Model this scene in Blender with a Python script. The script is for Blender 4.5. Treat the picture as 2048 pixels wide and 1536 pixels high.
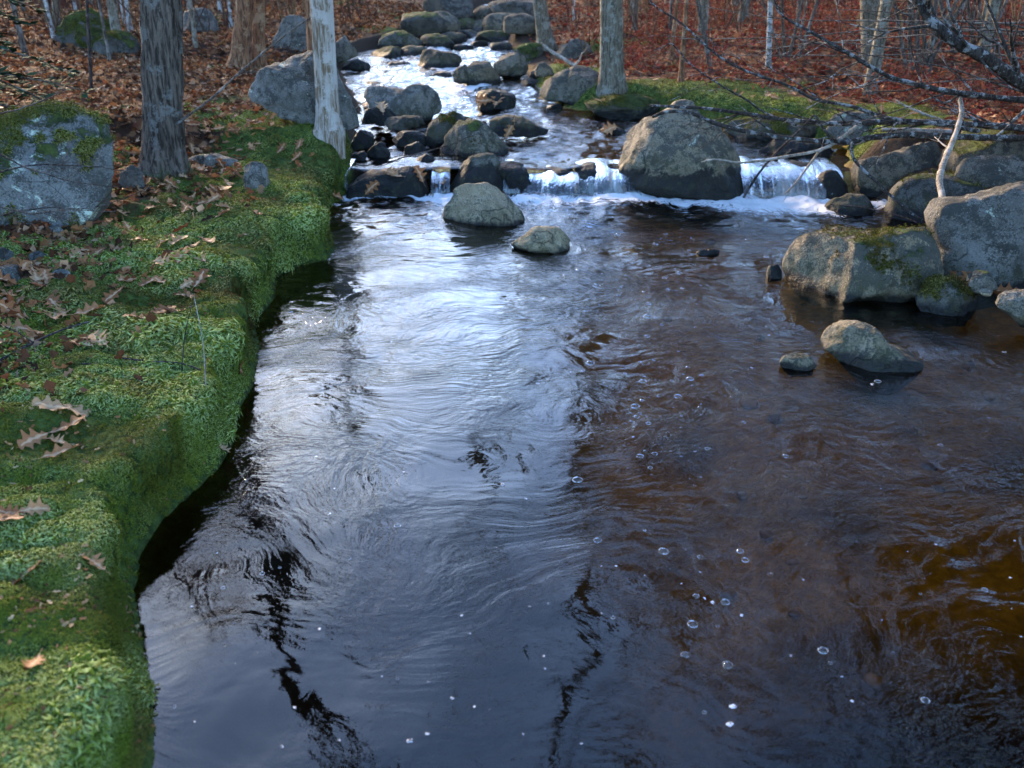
import bpy, bmesh, math, random
import numpy as np
from mathutils import Vector, Matrix

for o in list(bpy.data.objects):
    bpy.data.objects.remove(o, do_unlink=True)
SC = bpy.context.scene
COL = SC.collection
R = math.radians

# ------------------------------------------------------------------ camera
FPX, PITCH, CAMZ = 1773.0, R(25.0), 1.9
cam_d = bpy.data.cameras.new('camera')
cam_d.sensor_width = 36.0
cam_d.lens = 36.0 * FPX / 2048.0
cam_d.clip_end = 2000
cam_d.dof.use_dof = True
cam_d.dof.focus_distance = 5.0
cam_d.dof.aperture_fstop = 2.8
cam = bpy.data.objects.new('camera', cam_d)
COL.objects.link(cam)
cam.location = (0, 0, CAMZ)
cam.rotation_euler = (math.pi / 2 - PITCH, 0, 0)
SC.camera = cam

# ------------------------------------------------------------------ world and sun
SUN_EL, SUN_AZ = R(19.0), R(-30.0)          # azimuth measured from +Y, positive towards +X
w = bpy.data.worlds.new('World'); SC.world = w; w.use_nodes = True
wn = w.node_tree.nodes; wl = w.node_tree.links
bg = wn['Background']
sky = wn.new('ShaderNodeTexSky'); sky.sky_type = 'NISHITA'; sky.sun_disc = False
sky.sun_elevation = SUN_EL; sky.sun_rotation = SUN_AZ
sky.air_density = 1.0; sky.dust_density = 1.1; sky.ozone_density = 4.8
wl.new(sky.outputs['Color'], bg.inputs['Color'])
bg.inputs['Strength'].default_value = 0.15
sd = bpy.data.lights.new('sun', 'SUN'); sd.energy = 4.2; sd.angle = R(16); sd.color = (1.0, 0.72, 0.42)
sun = bpy.data.objects.new('sun', sd); COL.objects.link(sun)
sv = Vector((math.sin(SUN_AZ) * math.cos(SUN_EL), math.cos(SUN_AZ) * math.cos(SUN_EL), math.sin(SUN_EL)))
sun.rotation_euler = (-sv).to_track_quat('-Z', 'Y').to_euler()
sun.location = sv * 60

SC.view_settings.view_transform = 'Standard'; SC.view_settings.look = 'None'
SC.view_settings.gamma = 1.0; SC.view_settings.use_curve_mapping = False
SC.view_settings.exposure = 3.2
SC.cycles.max_bounces = 6; SC.cycles.diffuse_bounces = 2; SC.cycles.glossy_bounces = 3
SC.cycles.transparent_max_bounces = 12; SC.cycles.transmission_bounces = 3
SC.cycles.caustics_reflective = False; SC.cycles.caustics_refractive = False
SC.cycles.sample_clamp_indirect = 4.0
SC.cycles.use_adaptive_sampling = True; SC.cycles.adaptive_threshold = 0.02

# ------------------------------------------------------------------ numpy noise
def _h(ix, iy, iz, s):
    n = (ix.astype(np.int64) * 374761393 + iy.astype(np.int64) * 668265263 + iz.astype(np.int64) * 1274126177 + s * 974634777) & 0xFFFFFFFF
    n = ((n ^ (n >> 13)) * 1274126177) & 0xFFFFFFFF
    n = ((n ^ (n >> 16)) * 2246822519) & 0xFFFFFFFF
    return ((n ^ (n >> 15)) & 0xFFFF) / 32767.5 - 1.0
def vn(p, s=0):
    p = np.asarray(p, float)
    i = np.floor(p).astype(np.int64); f = p - i
    f = f * f * f * (f * (f * 6 - 15) + 10)
    x, y, z = i[..., 0], i[..., 1], i[..., 2]
    fx, fy, fz = f[..., 0], f[..., 1], f[..., 2]
    def lx(yy, zz):
        return _h(x, yy, zz, s) * (1 - fx) + _h(x + 1, yy, zz, s) * fx
    a = lx(y, z) * (1 - fy) + lx(y + 1, z) * fy
    b = lx(y, z + 1) * (1 - fy) + lx(y + 1, z + 1) * fy
    return a * (1 - fz) + b * fz
def fbm(p, octv=4, s=0, g=0.5):
    t = 0; a = 1.0; p = np.asarray(p, float)
    for k in range(octv):
        t = t + a * vn(p * (2.03 ** k) + k * 17.3, s + k); a *= g
    return t
def p2(x, y, sc, z=0.0):
    x, y = np.broadcast_arrays(np.asarray(x, float), np.asarray(y, float))
    return np.stack([x * sc, y * sc, np.full_like(x, z)], -1)
def sm(v, a, b):
    t = np.clip((np.asarray(v, float) - a) / (b - a), 0, 1)
    return t * t * (3 - 2 * t)

# ------------------------------------------------------------------ layout helpers
CP, SP = math.cos(PITCH), math.sin(PITCH)
def ray(px, py):
    x = (px - 1024) / FPX; v = (768 - py) / FPX
    return np.array([x, CP + v * SP, -SP + v * CP])
def onY(px, py, Y):
    d = ray(px, py); t = Y / d[1]
    return np.array([d[0] * t, Y, CAMZ + d[2] * t])
WY = [-20, 8.15, 8.42, 10, 12, 15, 20, 30, 60, 300]
WZ = [0, 0, .22, .28, .40, .58, .80, 1.1, 1.8, 6]
def W(Y):
    return np.interp(Y, WY, WZ)
def onW(px, py):
    d = ray(px, py)
    t = np.linspace(0.5, 60, 6000)
    z = CAMZ + d[2] * t - W(d[1] * t)
    k = np.argmax(z < 0) if (z < 0).any() else len(t) - 1
    return np.array([d[0] * t[k], d[1] * t[k], W(d[1] * t[k])])

# ------------------------------------------------------------------ mesh helpers
def mesh_np(name, V, F, smooth=True):
    V = np.asarray(V, np.float32); F = np.asarray(F, np.int32)
    me = bpy.data.meshes.new(name)
    n, k = F.shape
    me.vertices.add(len(V)); me.vertices.foreach_set('co', V.ravel())
    me.loops.add(n * k); me.loops.foreach_set('vertex_index', F.ravel())
    me.polygons.add(n)
    me.polygons.foreach_set('loop_start', np.arange(0, n * k, k, dtype=np.int32))
    me.polygons.foreach_set('loop_total', np.full(n, k, np.int32))
    me.update(calc_edges=True)
    me.polygons.foreach_set('use_smooth', np.full(n, smooth, bool))
    return me
def attr(me, name, data):
    data = np.asarray(data, np.float32)
    if data.ndim == 1:
        a = me.attributes.new(name, 'FLOAT', 'POINT'); a.data.foreach_set('value', data)
    else:
        if data.shape[1] == 3:
            data = np.concatenate([data, np.ones((len(data), 1), np.float32)], 1)
        a = me.attributes.new(name, 'FLOAT_COLOR', 'POINT'); a.data.foreach_set('color', data.ravel())
def tag(o, label=None, cat=None, group=None, kind=None):
    if label: o['label'] = label
    if cat: o['category'] = cat
    if group: o['group'] = group
    if kind: o['kind'] = kind
    return o
def obj(name, me, mat=None, parent=None):
    o = bpy.data.objects.new(name, me); COL.objects.link(o)
    if mat and me is not None and not me.materials: me.materials.append(mat)
    if parent: o.parent = parent
    return o
def empty(name, loc=(0, 0, 0)):
    o = bpy.data.objects.new(name, None); COL.objects.link(o); o.location = loc
    o.empty_display_size = 0.1
    return o
class MB:
    """collects quads (padded) for one mesh"""
    def __init__(s): s.V = []; s.F = []; s.n = 0; s.A = []
    def add(s, V, F, a=None):
        V = np.asarray(V, float); F = np.asarray(F, int)
        if F.shape[1] == 3: F = np.concatenate([F, F[:, 2:3]], 1)
        s.V.append(V); s.F.append(F + s.n); s.n += len(V)
        if a is not None: s.A.append(np.asarray(a, float))
    def mesh(s, name, smooth=True):
        V = np.concatenate(s.V); F = np.concatenate(s.F)
        tri = F[:, 2] == F[:, 3]
        # all quads or triangulate everything
        if tri.any():
            q = F[~tri]
            T = np.concatenate([F[tri][:, :3], q[:, [0, 1, 2]], q[:, [0, 2, 3]]]) if len(q) else F[tri][:, :3]
            me = mesh_np(name, V, T, smooth)
        else:
            me = mesh_np(name, V, F, smooth)
        if s.A: attr(me, 'col', np.concatenate(s.A))
        return me
def smooth_path(pts, n):
    pts = np.asarray(pts, float)
    m = len(pts)
    t = np.linspace(0, m - 1, n)
    out = np.zeros((n, pts.shape[1]))
    for k, tt in enumerate(t):
        i = min(int(tt), m - 2); u = tt - i
        p0 = pts[max(i - 1, 0)]; p1 = pts[i]; p2_ = pts[i + 1]; p3 = pts[min(i + 2, m - 1)]
        out[k] = 0.5 * ((2 * p1) + (-p0 + p2_) * u + (2 * p0 - 5 * p1 + 4 * p2_ - p3) * u * u + (-p0 + 3 * p1 - 3 * p2_ + p3) * u ** 3)
    return out
def tube(path, rad, sides=6, rfun=None):
    path = np.asarray(path, float); n = len(path); rad = np.broadcast_to(np.asarray(rad, float), (n,))
    T = np.gradient(path, axis=0); T /= np.linalg.norm(T, axis=1, keepdims=True) + 1e-9
    up = np.array([1, 0, 0.0]) if abs(T[0][0]) < 0.9 else np.array([0, 1.0, 0])
    u = up - T * (T @ up)[:, None]; u /= np.linalg.norm(u, axis=1, keepdims=True) + 1e-9
    v = np.cross(T, u)
    a = np.linspace(0, 2 * math.pi, sides, endpoint=False)
    rr = rad[:, None] * np.ones(sides)[None]
    if rfun is not None: rr = rr * rfun(np.arange(n)[:, None] / (n - 1) + 0 * a[None], a[None] + 0 * rr)
    V = path[:, None] + rr[..., None] * (np.cos(a)[None, :, None] * u[:, None] + np.sin(a)[None, :, None] * v[:, None])
    i = np.arange(n - 1)[:, None] * sides; j = np.arange(sides)[None]; j2 = (j + 1) % sides
    F = np.stack([i + j, i + j2, i + sides + j2, i + sides + j], -1).reshape(-1, 4)
    V = V.reshape(-1, 3)
    # closed tip
    V = np.concatenate([V, path[-1:] + T[-1:] * rad[-1] * 0.6]); k = len(V) - 1; b = (n - 1) * sides
    C = np.stack([b + j[0], b + j2[0], np.full(sides, k), np.full(sides, k)], -1)
    return V, np.concatenate([F, C])

# ------------------------------------------------------------------ material helper
class Mat:
    def __init__(s, name):
        s.m = bpy.data.materials.new(name); s.m.use_nodes = True
        s.nt = s.m.node_tree; s.nt.nodes.clear()
        s.out = s.nt.nodes.new('ShaderNodeOutputMaterial')
    def n(s, typ, props=None, **inp):
        nd = s.nt.nodes.new('ShaderNode' + typ)
        for k, v in (props or {}).items(): setattr(nd, k, v)
        for k, v in inp.items():
            key = int(k[1:]) if k[0] == '_' else k.replace('_', ' ')
            s.set(nd.inputs[key], v)
        return nd
    def set(s, sock, v):
        if isinstance(v, bpy.types.NodeSocket): s.nt.links.new(v, sock)
        elif isinstance(v, bpy.types.Node): s.nt.links.new(v.outputs[0], sock)
        else:
            if isinstance(v, (tuple, list)) and len(v) == 3 and sock.type == 'RGBA': v = (*v, 1)
            sock.default_value = v
    def math(s, op, a, b=0.0, c=0.0, clamp=False):
        return s.n('Math', dict(operation=op, use_clamp=clamp), _0=a, _1=b, _2=c).outputs[0]
    def vmath(s, op, a, b=(0, 0, 0)):
        return s.n('VectorMath', dict(operation=op), _0=a, _1=b).outputs[0]
    def vscale(s, a, k):
        nd = s.n('VectorMath', dict(operation='SCALE'), _0=a); s.set(nd.inputs['Scale'], k); return nd.outputs[0]
    dims = '3D'
    def noise(s, vec, scale, detail=3, rough=0.5, dist=0.0, col=False):
        nd = s.n('TexNoise', dict(noise_dimensions=s.dims), Vector=vec, Scale=scale, Detail=detail, Roughness=rough, Distortion=dist)
        return nd.outputs['Color' if col else 'Fac']
    def ss(s, v, a, b, lo=0.0, hi=1.0):
        nd = s.n('MapRange', dict(interpolation_type='SMOOTHSTEP'), Value=v)
        for i, x in enumerate((a, b, lo, hi)): s.set(nd.inputs[i + 1], x)
        return nd.outputs[0]
    def mix(s, f, a, b):
        nd = s.n('Mix', dict(data_type='RGBA'))
        s.set(nd.inputs[0], f); s.set(nd.inputs[6], a); s.set(nd.inputs[7], b)
        return nd.outputs[2]
    def ramp(s, f, stops):
        nd = s.n('ValToRGB', None, Fac=f); cr = nd.color_ramp
        while len(cr.elements) < len(stops): cr.elements.new(0.5)
        for e, (p, c) in zip(cr.elements, stops): e.position = p; e.color = (*c, 1)
        return nd.outputs[0]
    def pos(s): return s.n('NewGeometry').outputs['Position']
    def nrm(s): return s.n('NewGeometry').outputs['Normal']
    def at(s, name, typ='GEOMETRY', fac=False):
        return s.n('Attribute', dict(attribute_type=typ, attribute_name=name)).outputs['Fac' if fac else 'Color']
    def bump(s, h, strength=1.0, dist=1.0, nrm=None):
        nd = s.n('Bump', None, Height=h, Strength=strength, Distance=dist)
        if nrm: s.set(nd.inputs['Normal'], nrm)
        return nd.outputs[0]
    def bsdf(s, col, rough=0.8, nrm=None, spec=0.3, **kw):
        b = s.n('BsdfPrincipled')
        s.set(b.inputs['Base Color'], col); s.set(b.inputs['Roughness'], rough)
        s.set(b.inputs['Specular IOR Level'], spec)
        if nrm: s.set(b.inputs['Normal'], nrm)
        for k, v in kw.items(): s.set(b.inputs[k.replace('_', ' ')], v)
        return b.outputs[0]
    def done(s, sh):
        s.nt.links.new(sh, s.out.inputs['Surface']); return s.m

# --- rock
def rock_mat():
    m = Mat('lichened_granite')
    P = m.pos(); oc = m.n('TexCoord').outputs['Object']
    tone = m.at('tone', 'OBJECT', True); lich = m.at('lichen', 'OBJECT', True)
    mossa = m.at('moss', 'OBJECT', True); wet = m.at('wet', 'OBJECT', True); wlv = m.at('level', 'OBJECT', True)
    warm = m.at('warm', 'OBJECT', True); crust = m.at('crust', 'OBJECT', True)
    nz0 = m.n('SeparateXYZ', None, Vector=m.nrm()).outputs[2]
    n1 = m.noise(P, 2.2, 4); n2 = m.noise(P, 14, 5, 0.65); n3 = m.noise(P, 90, 3, 0.7); n4 = m.noise(P, 6, 5, 0.7, 0.6)
    base = m.mix(m.ss(n1, .35, .65), (.075, .072, .066), (.135, .13, .118))
    base = m.mix(warm, base, m.mix(m.ss(n4, .4, .6), (.15, .11, .06), (.235, .185, .11)))
    base = m.mix(m.ss(n3, .52, .68, 0, .7), base, (.026, .025, .023))
    base = m.mix(m.ss(n3, .42, .30, 0, .4), base, (.27, .26, .24))
    n5 = m.noise(P, 3.2, 5, .7, .8)
    base = m.mix(m.ss(n5, .5, .66, 0, .55), base, (.055, .048, .034))
    # dark crust patches
    sp = m.math('MULTIPLY', m.math('SUBTRACT', n3, .5), .5); sp2 = m.math('MULTIPLY', m.math('SUBTRACT', n2, .5), .5)
    base = m.mix(m.ss(m.math('ADD', m.math('ADD', m.math('ADD', n4, sp), sp2), m.math('MULTIPLY', crust, m.math('ADD', .04, m.math('MULTIPLY', nz0, .16)))), .50, .66, 0, .88), base, (.032, .031, .026))
    # pale grey-green lichen
    lf = m.math('MULTIPLY', m.ss(m.noise(P, 5, 6, .75, .4), m.math('SUBTRACT', .78, m.math('MULTIPLY', lich, .36)), m.math('SUBTRACT', .84, m.math('MULTIPLY', lich, .36))), m.ss(m.math('ADD', n2, sp), .34, .5))
    base = m.mix(lf, base, m.mix(n3, (.19, .215, .165), (.40, .42, .33)))
    # rusty ochre specks
    base = m.mix(m.ss(m.noise(P, 26, 4, .7), .63, .70, 0, .5), base, (.20, .13, .055))
    base = m.mix(1.0, base, base)
    tn = m.n('Mix', dict(data_type='RGBA', blend_type='MULTIPLY')); m.set(tn.inputs[0], 1.0); m.set(tn.inputs[6], base)
    cmb = m.n('CombineColor'); 
    for k in range(3): m.set(cmb.inputs[k], tone)
    m.set(tn.inputs[7], cmb.outputs[0]); base = tn.outputs[2]
    # moss on top faces
    nz = m.n('SeparateXYZ', None, Vector=m.nrm()).outputs[2]
    mf = m.ss(m.math('ADD', m.math('ADD', m.math('MULTIPLY', nz, .5), m.math('MULTIPLY', n4, 1.1)), m.math('MULTIPLY', mossa, .8)), 1.28, 1.42)
    mf = m.math('MULTIPLY', mf, m.ss(mossa, 0.02, .1))
    mcol = m.mix(m.ss(n2, .35, .65), (.022, .03, .008), (.075, .095, .022))
    base = m.mix(mf, base, mcol)
    # wet dark band above the water
    pz = m.n('SeparateXYZ', None, Vector=P).outputs[2]
    hgt = m.math('SUBTRACT', m.math('SUBTRACT', pz, wlv), m.math('MULTIPLY', m.math('SUBTRACT', n4, .5), m.math('ADD', .06, m.math('MULTIPLY', wet, 1.1))))
    wf = m.ss(hgt, wet, m.math('SUBTRACT', wet, .05))
    base = m.mix(m.math('MULTIPLY', wf, .93), base, m.mix(m.ss(n2, .5, .7), (.006, .006, .006), (.022, .024, .012)))
    alg = m.ss(hgt, m.math('ADD', wet, .16), wet); base = m.mix(m.math('MULTIPLY', m.math('MULTIPLY', alg, m.math('SUBTRACT', 1.0, wf)), m.ss(n2, .35, .65, .1, .6)), base, (.045, .043, .018))
    rough = m.math('SUBTRACT', .9, m.math('MULTIPLY', wf, .32))
    vw = m.vmath('ADD', P, m.vscale(m.noise(P, 4, 3, col=True), .35))
    ve = m.n('TexVoronoi', dict(feature='DISTANCE_TO_EDGE'), Vector=vw, Scale=2.6).outputs['Distance']
    ck = m.math('MULTIPLY', m.ss(ve, .016, .003), m.ss(n1, .50, .60))
    base = m.mix(m.math('MULTIPLY', ck, .5), base, (.018, .017, .014))
    h = m.math('ADD', m.math('MULTIPLY', n2, .022), m.math('ADD', m.math('MULTIPLY', n3, .004), m.math('MULTIPLY', n4, .02)))
    h = m.math('SUBTRACT', m.math('ADD', h, m.math('MULTIPLY', m.math('MULTIPLY', mf, n3), .03)), m.math('MULTIPLY', ck, .012))
    return m.done(m.bsdf(base, rough, m.bump(h, 1.0), .14))
M_ROCK = rock_mat()

def col_mat(name, rough=.8, spec=.25, bs=None, trans=0.0, jit=0.0):
    m = Mat(name); c = m.at('col'); P = m.pos()
    if jit:
        f = m.noise(P, jit, 3, .6)
        mm = m.n('Mix', dict(data_type='RGBA', blend_type='MULTIPLY')); m.set(mm.inputs[0], 1.0); m.set(mm.inputs[6], c)
        m.set(mm.inputs[7], m.ramp(f, [(.3, (.6, .6, .6)), (.7, (1.25, 1.25, 1.25))])); c = mm.outputs[2]
    nr = m.bump(m.noise(P, bs[0], 4, .6), 1, bs[1]) if bs else None
    sh = m.bsdf(c, rough, nr, spec)
    if trans:
        t = m.n('BsdfTranslucent', None, Color=c)
        x = m.n('MixShader', None, Fac=trans); m.set(x.inputs[1], sh); m.set(x.inputs[2], t.outputs[0]); sh = x.outputs[0]
    return m.done(sh)
M_MOSS = col_mat('feather_moss', .9, .06, trans=.25)
M_LITTER = col_mat('leaf_litter', .9, .08, trans=.15)
M_SHRUB = col_mat('red_shrub_leaves', .85, .1, trans=.25)
M_NEEDLE = col_mat('fir_needles', .9, .05)
M_TWIGS = col_mat('twig_bark', .9, .06)

def leaf_mat():
    m = Mat('dry_oak_leaf'); oi = m.n('ObjectInfo').outputs['Random']; oc = m.n('TexCoord').outputs['Object']
    base = m.ramp(oi, [(0, (.13, .048, .018)), (.3, (.22, .085, .03)), (.6, (.27, .125, .05)), (.85, (.31, .18, .09)), (1, (.19, .06, .018))])
    base = m.mix(m.ss(m.noise(oc, 40, 4, .7), .5, .7, 0, .6), base, (.10, .045, .02))
    base = m.mix(m.ss(m.at('vein', fac=True), .35, .9, 0, .55), base, (.50, .33, .2))
    b = m.bsdf(base, .6, m.bump(m.noise(oc, 60, 3), .5, .004), .15)
    t = m.n('BsdfTranslucent', None, Color=base); x = m.n('MixShader', None, Fac=.12)
    m.set(x.inputs[1], b); m.set(x.inputs[2], t.outputs[0])
    return m.done(x.outputs[0])
M_LEAF = leaf_mat()

def bark_mat(name, dark, light, patch, vs=1.0, patchamt=.5, bumpd=.02, moss=0.0, streak=40):
    m = Mat(name); P = m.pos()
    st = m.vmath('MULTIPLY', P, (1, 1, .13))
    f1 = m.noise(st, streak * vs, 4, .65, .4); f2 = m.noise(P, 5 * vs, 5, .7); f3 = m.noise(P, 60 * vs, 3, .7)
    c = m.mix(m.ss(f1, .38, .60), dark, light)
    c = m.mix(m.ss(m.math('ADD', f2, m.math('MULTIPLY', f3, .25)), .72 - .2 * patchamt, .80 - .2 * patchamt, 0, .85), c, patch)
    c = m.mix(m.ss(f3, .55, .75, 0, .5), c, dark)
    if moss:
        pz = m.n('SeparateXYZ', None, Vector=P).outputs[2]
        c = m.mix(m.ss(m.math('SUBTRACT', pz, m.math('MULTIPLY', f2, .9)), moss, moss - .3, 0, .85), c, (.045, .065, .015))
    h = m.math('ADD', f1, m.math('MULTIPLY', f3, .3))
    return m.done(m.bsdf(c, .92, m.bump(h, 1, bumpd), .07))
M_OAK = bark_mat('furrowed_bark', (.03, .023, .018), (.125, .098, .078), (.16, .15, .135), 1.0, .3, .035, moss=.12)
M_SNAG = bark_mat('weathered_wood', (.13, .085, .05), (.31, .265, .22), (.36, .32, .28), 1.1, .55, .014, streak=34)
M_SNAGB = bark_mat('rotten_brown_wood', (.06, .03, .018), (.21, .105, .055), (.30, .20, .12), 1.0, .3, .02)
M_GREY = bark_mat('grey_bark', (.05, .04, .028), (.15, .125, .09), (.20, .19, .155), 1.6, .45, .012)
M_DARKB = bark_mat('dark_sapling_bark', (.025, .02, .017), (.10, .08, .065), (.16, .15, .13), 1.5, .4, .006)
M_PALE = bark_mat('pale_lichened_bark', (.06, .052, .045), (.16, .145, .125), (.36, .36, .34), 2.0, .75, .006)
M_STICK = bark_mat('speckled_branch_bark', (.016, .013, .011), (.045, .037, .032), (.22, .22, .215), 3.0, .4, .004, streak=20)
M_DEADW = bark_mat('bleached_dead_wood', (.10, .08, .06), (.25, .205, .16), (.32, .28, .24), 2.0, .5, .005)
M_BLACK = bark_mat('wet_dark_twig', (.012, .009, .009), (.05, .04, .036), (.09, .075, .07), 2.0, .3, .003)

def ground_mat():
    m = Mat('forest_floor'); P = m.pos()
    z = m.n('SeparateColor', None, Color=m.at('zone'))
    n1 = m.noise(P, 1.3, 4); n2 = m.noise(P, 18, 5, .7); n3 = m.noise(P, 70, 3, .7)
    vo = m.n('TexVoronoi', None, Vector=m.vmath('ADD', P, m.vscale(m.noise(P, 9, 2, col=True), .12)), Scale=11.0)
    lit = m.ramp(m.n('SeparateColor', None, Color=vo.outputs['Color']).outputs[0], [(0, (.035, .015, .008)), (.35, (.10, .042, .02)), (.6, (.15, .07, .034)), (.8, (.19, .10, .055)), (1, (.09, .025, .014))])
    lit = m.mix(m.ss(vo.outputs["Distance"], .38, .62), lit, (.03, .016, .01))
    lit = m.mix(m.ss(z.outputs[0], .5, .5001), lit, lit)
    soil = m.mix(n2, (.02, .014, .01), (.055, .036, .024))
    mossy = m.mix(m.ss(n2, .35, .65), (.018, .028, .006), (.06, .085, .02))
    bed = m.mix(m.ss(n2, .4, .65), (.27, .165, .05), (.47, .30, .095))
    bed = m.mix(m.ss(n3, .5, .7, 0, .7), bed, (.30, .22, .11))
    bed = m.mix(m.ss(n1, .5, .68, 0, .7), bed, (.05, .032, .015))
    bed = m.mix(m.at('gravel', fac=True), m.mix(n2, (.004, .003, .002), (.014, .009, .005)), bed)  # dark bed colour off the gravel stands in for light lost in deep water
    c = m.mix(z.outputs[1], soil, lit)
    c = m.mix(m.ss(m.math('ADD', z.outputs[0], m.math('MULTIPLY', m.math('SUBTRACT', n2, .5), .7)), .35, .6), c, mossy)
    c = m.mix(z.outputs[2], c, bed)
    h = m.math('ADD', m.math('MULTIPLY', n2, .03), m.math('MULTIPLY', n3, .008))
    return m.done(m.bsdf(c, .95, m.bump(h, 1), .06))
M_GROUND = ground_mat()

def water_mat():
    m = Mat('stream_water'); m.dims = '2D'; P = m.pos()
    amp = m.at('rough', fac=True); foam = m.at('foam', fac=True)
    wv = m.vscale(m.vmath('SUBTRACT', m.noise(P, .9, 1, col=True), (.5, .5, .5)), .9)
    wv2 = m.vscale(m.vmath('SUBTRACT', m.noise(P, 3.5, 1, col=True), (.5, .5, .5)), .16)
    Q = m.vmath('ADD', m.vmath('ADD', P, wv), wv2)
    Qs = m.vmath('MULTIPLY', Q, (.75, 1.25, 1))
    h1 = m.math('MULTIPLY', m.noise(Q, 2.0, 1), .015)
    h2 = m.math('MULTIPLY', m.noise(Qs, 8.5, 1, .5), .0060)
    h3 = m.math('MULTIPLY', m.noise(Qs, 25, 3, .55), .0043)
    pat = m.ss(m.noise(P, 1.1, 3, .6), .36, .62, .25, 1.25)
    h = m.math('ADD', m.math('MULTIPLY', h1, m.math('ADD', .10, m.math('MULTIPLY', amp, .9))), m.math('MULTIPLY', m.math('ADD', h2, m.math('MULTIPLY', h3, pat)), amp))
    N = m.bump(h, 1.0, 1.0)
    fr = m.n('Fresnel', None, IOR=1.333, Normal=N).outputs[0]
    gl = m.n('BsdfGlossy', None, Color=(1, 1, 1), Roughness=.0, Normal=N)
    tr = m.n('BsdfTransparent', None, Color=(.63, .41, .155))
    wat = m.n('MixShader', None, Fac=fr); m.set(wat.inputs[1], tr.outputs[0]); m.set(wat.inputs[2], gl.outputs[0])
    fn = m.math('ADD', m.math('MULTIPLY', m.noise(m.vmath('MULTIPLY', Q, (1, .8, 1)), 11, 5, .7), .65), m.math('MULTIPLY', m.noise(Q, 45, 3, .6), .35))
    ff = m.ss(m.math('ADD', foam, fn), .98, 1.18)
    fb = m.bsdf((.46, .47, .48), .6, m.bump(fn, .8, .02), .4)
    x = m.n('MixShader', None, Fac=m.math('MULTIPLY', ff, .93)); m.set(x.inputs[1], wat.outputs[0]); m.set(x.inputs[2], fb)
    return m.done(x.outputs[0])
M_WATER = water_mat()

def fall_mat():
    m = Mat('falling_water'); P = m.pos()
    uv = m.at('fuv'); st = m.vmath('MULTIPLY', uv, (1, 1, 1))
    wv = m.vscale(m.vmath('SUBTRACT', m.noise(uv, .6, 2, col=True), (.5, .5, .5)), 1.0)
    q = m.vmath('ADD', st, wv)
    a = m.noise(q, 1.2, 4, .7); b = m.noise(q, 4.5, 4, .7)
    s = m.math('ADD', m.math('MULTIPLY', a, .6), m.math('MULTIPLY', b, .4))
    foam = m.at('foam', fac=True)
    ff = m.ss(m.math('ADD', s, foam), .62, 1.02)
    N = m.bump(s, 1, .03)
    fr = m.n('Fresnel', None, IOR=1.333, Normal=N).outputs[0]
    gl = m.n('BsdfGlossy', None, Color=(1, 1, 1), Roughness=.06, Normal=N)
    tr = m.n('BsdfTransparent', None, Color=(.5, .42, .3))
    wat = m.n('MixShader', None, Fac=m.math('ADD', fr, .06)); m.set(wat.inputs[1], tr.outputs[0]); m.set(wat.inputs[2], gl.outputs[0])
    d = m.bsdf((.40, .42, .40), .5, N, .5)
    t = m.n('BsdfTranslucent', None, Color=(.45, .47, .45)); dx = m.n('MixShader', None, Fac=.35)
    m.set(dx.inputs[1], d); m.set(dx.inputs[2], t.outputs[0])
    x = m.n('MixShader', None, Fac=m.math('MULTIPLY', ff, .72)); m.set(x.inputs[1], wat.outputs[0]); m.set(x.inputs[2], dx.outputs[0])
    return m.done(x.outputs[0])
M_FALL = fall_mat()

def bubble_mats():
    m = Mat('bubble_film')
    lw = m.n('LayerWeight', None, Blend=.35).outputs['Facing']
    gl = m.n('BsdfGlossy', None, Color=(1, 1, 1), Roughness=.03)
    tr = m.n('BsdfTransparent', None, Color=(.97, .97, .97))
    x = m.n('MixShader', None, Fac=m.math('ADD', .03, m.math('MULTIPLY', m.math('POWER', lw, 3.0), .35)))
    m.set(x.inputs[1], tr.outputs[0]); m.set(x.inputs[2], gl.outputs[0])
    f = m.done(x.outputs[0])
    m = Mat('foam_white'); b = m.bsdf((.42, .44, .47), .4, m.bump(m.noise(m.pos(), 220, 2), .6, .003), .5); t = m.n('BsdfTransparent'); x = m.n('MixShader', None, Fac=m.ss(m.noise(m.pos(), 60, 2), .4, .6, .15, .75)); m.set(x.inputs[1], t.outputs[0]); m.set(x.inputs[2], b); r = m.done(x.outputs[0])
    return f, r
M_FILM, M_FOAM = bubble_mats()

# ------------------------------------------------------------------ terrain
LPX = [(305,1536),(300,1420),(278,1270),(264,1190),(276,1110),(325,1040),(385,985),(434,936),(462,895),(472,830),(505,760),(515,690),(505,650),(545,600),(550,555),(600,530),(655,520),(668,500),(655,460),(650,430),(688,398)]
LPU = [(700,335),(700,300),(705,240),(712,205),(690,165),(680,140),(690,120),(740,100),(800,85),(860,75),(890,62)]
RPX = [(2080,580),(2000,540),(1950,490),(1900,450),(1850,425),(1760,408)]
RPU = [(1700,330),(1690,290),(1560,266),(1440,250),(1300,225),(1160,222),(1100,203),(1075,178),(1065,150),(1060,130),(1030,100),(1012,85),(1006,70)]
def edge(lo, up): 
    a = [onW(*p)[:2] for p in lo]; b = [onW(*p)[:2] for p in up]
    return a, b
la, lb = edge(LPX, LPU); ra, rb = edge(RPX, RPU)
LEFT = [np.array(p) for p in [(-2.6, -14), (-1.3, -4), (-.95, .3)]] + la + lb + [np.array(p) for p in [(-1.1, 24), (-.6, 29)]]
RIGHT = [np.array(p) for p in [(4.5, -14), (3.8, -3), (3.5, 1.2), (3.6, 3), (3.8, 4.6)]] + ra + rb + [np.array(p) for p in [(-.25, 24), (-.1, 29)]]
POLY = np.array(LEFT + RIGHT[::-1])
CEN_Y = [-14, 0, 4, 7, 9, 12, 15, 20, 30]
CEN_X = [.9, .9, .9, .8, .6, .1, -.6, -.75, -.4]
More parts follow.
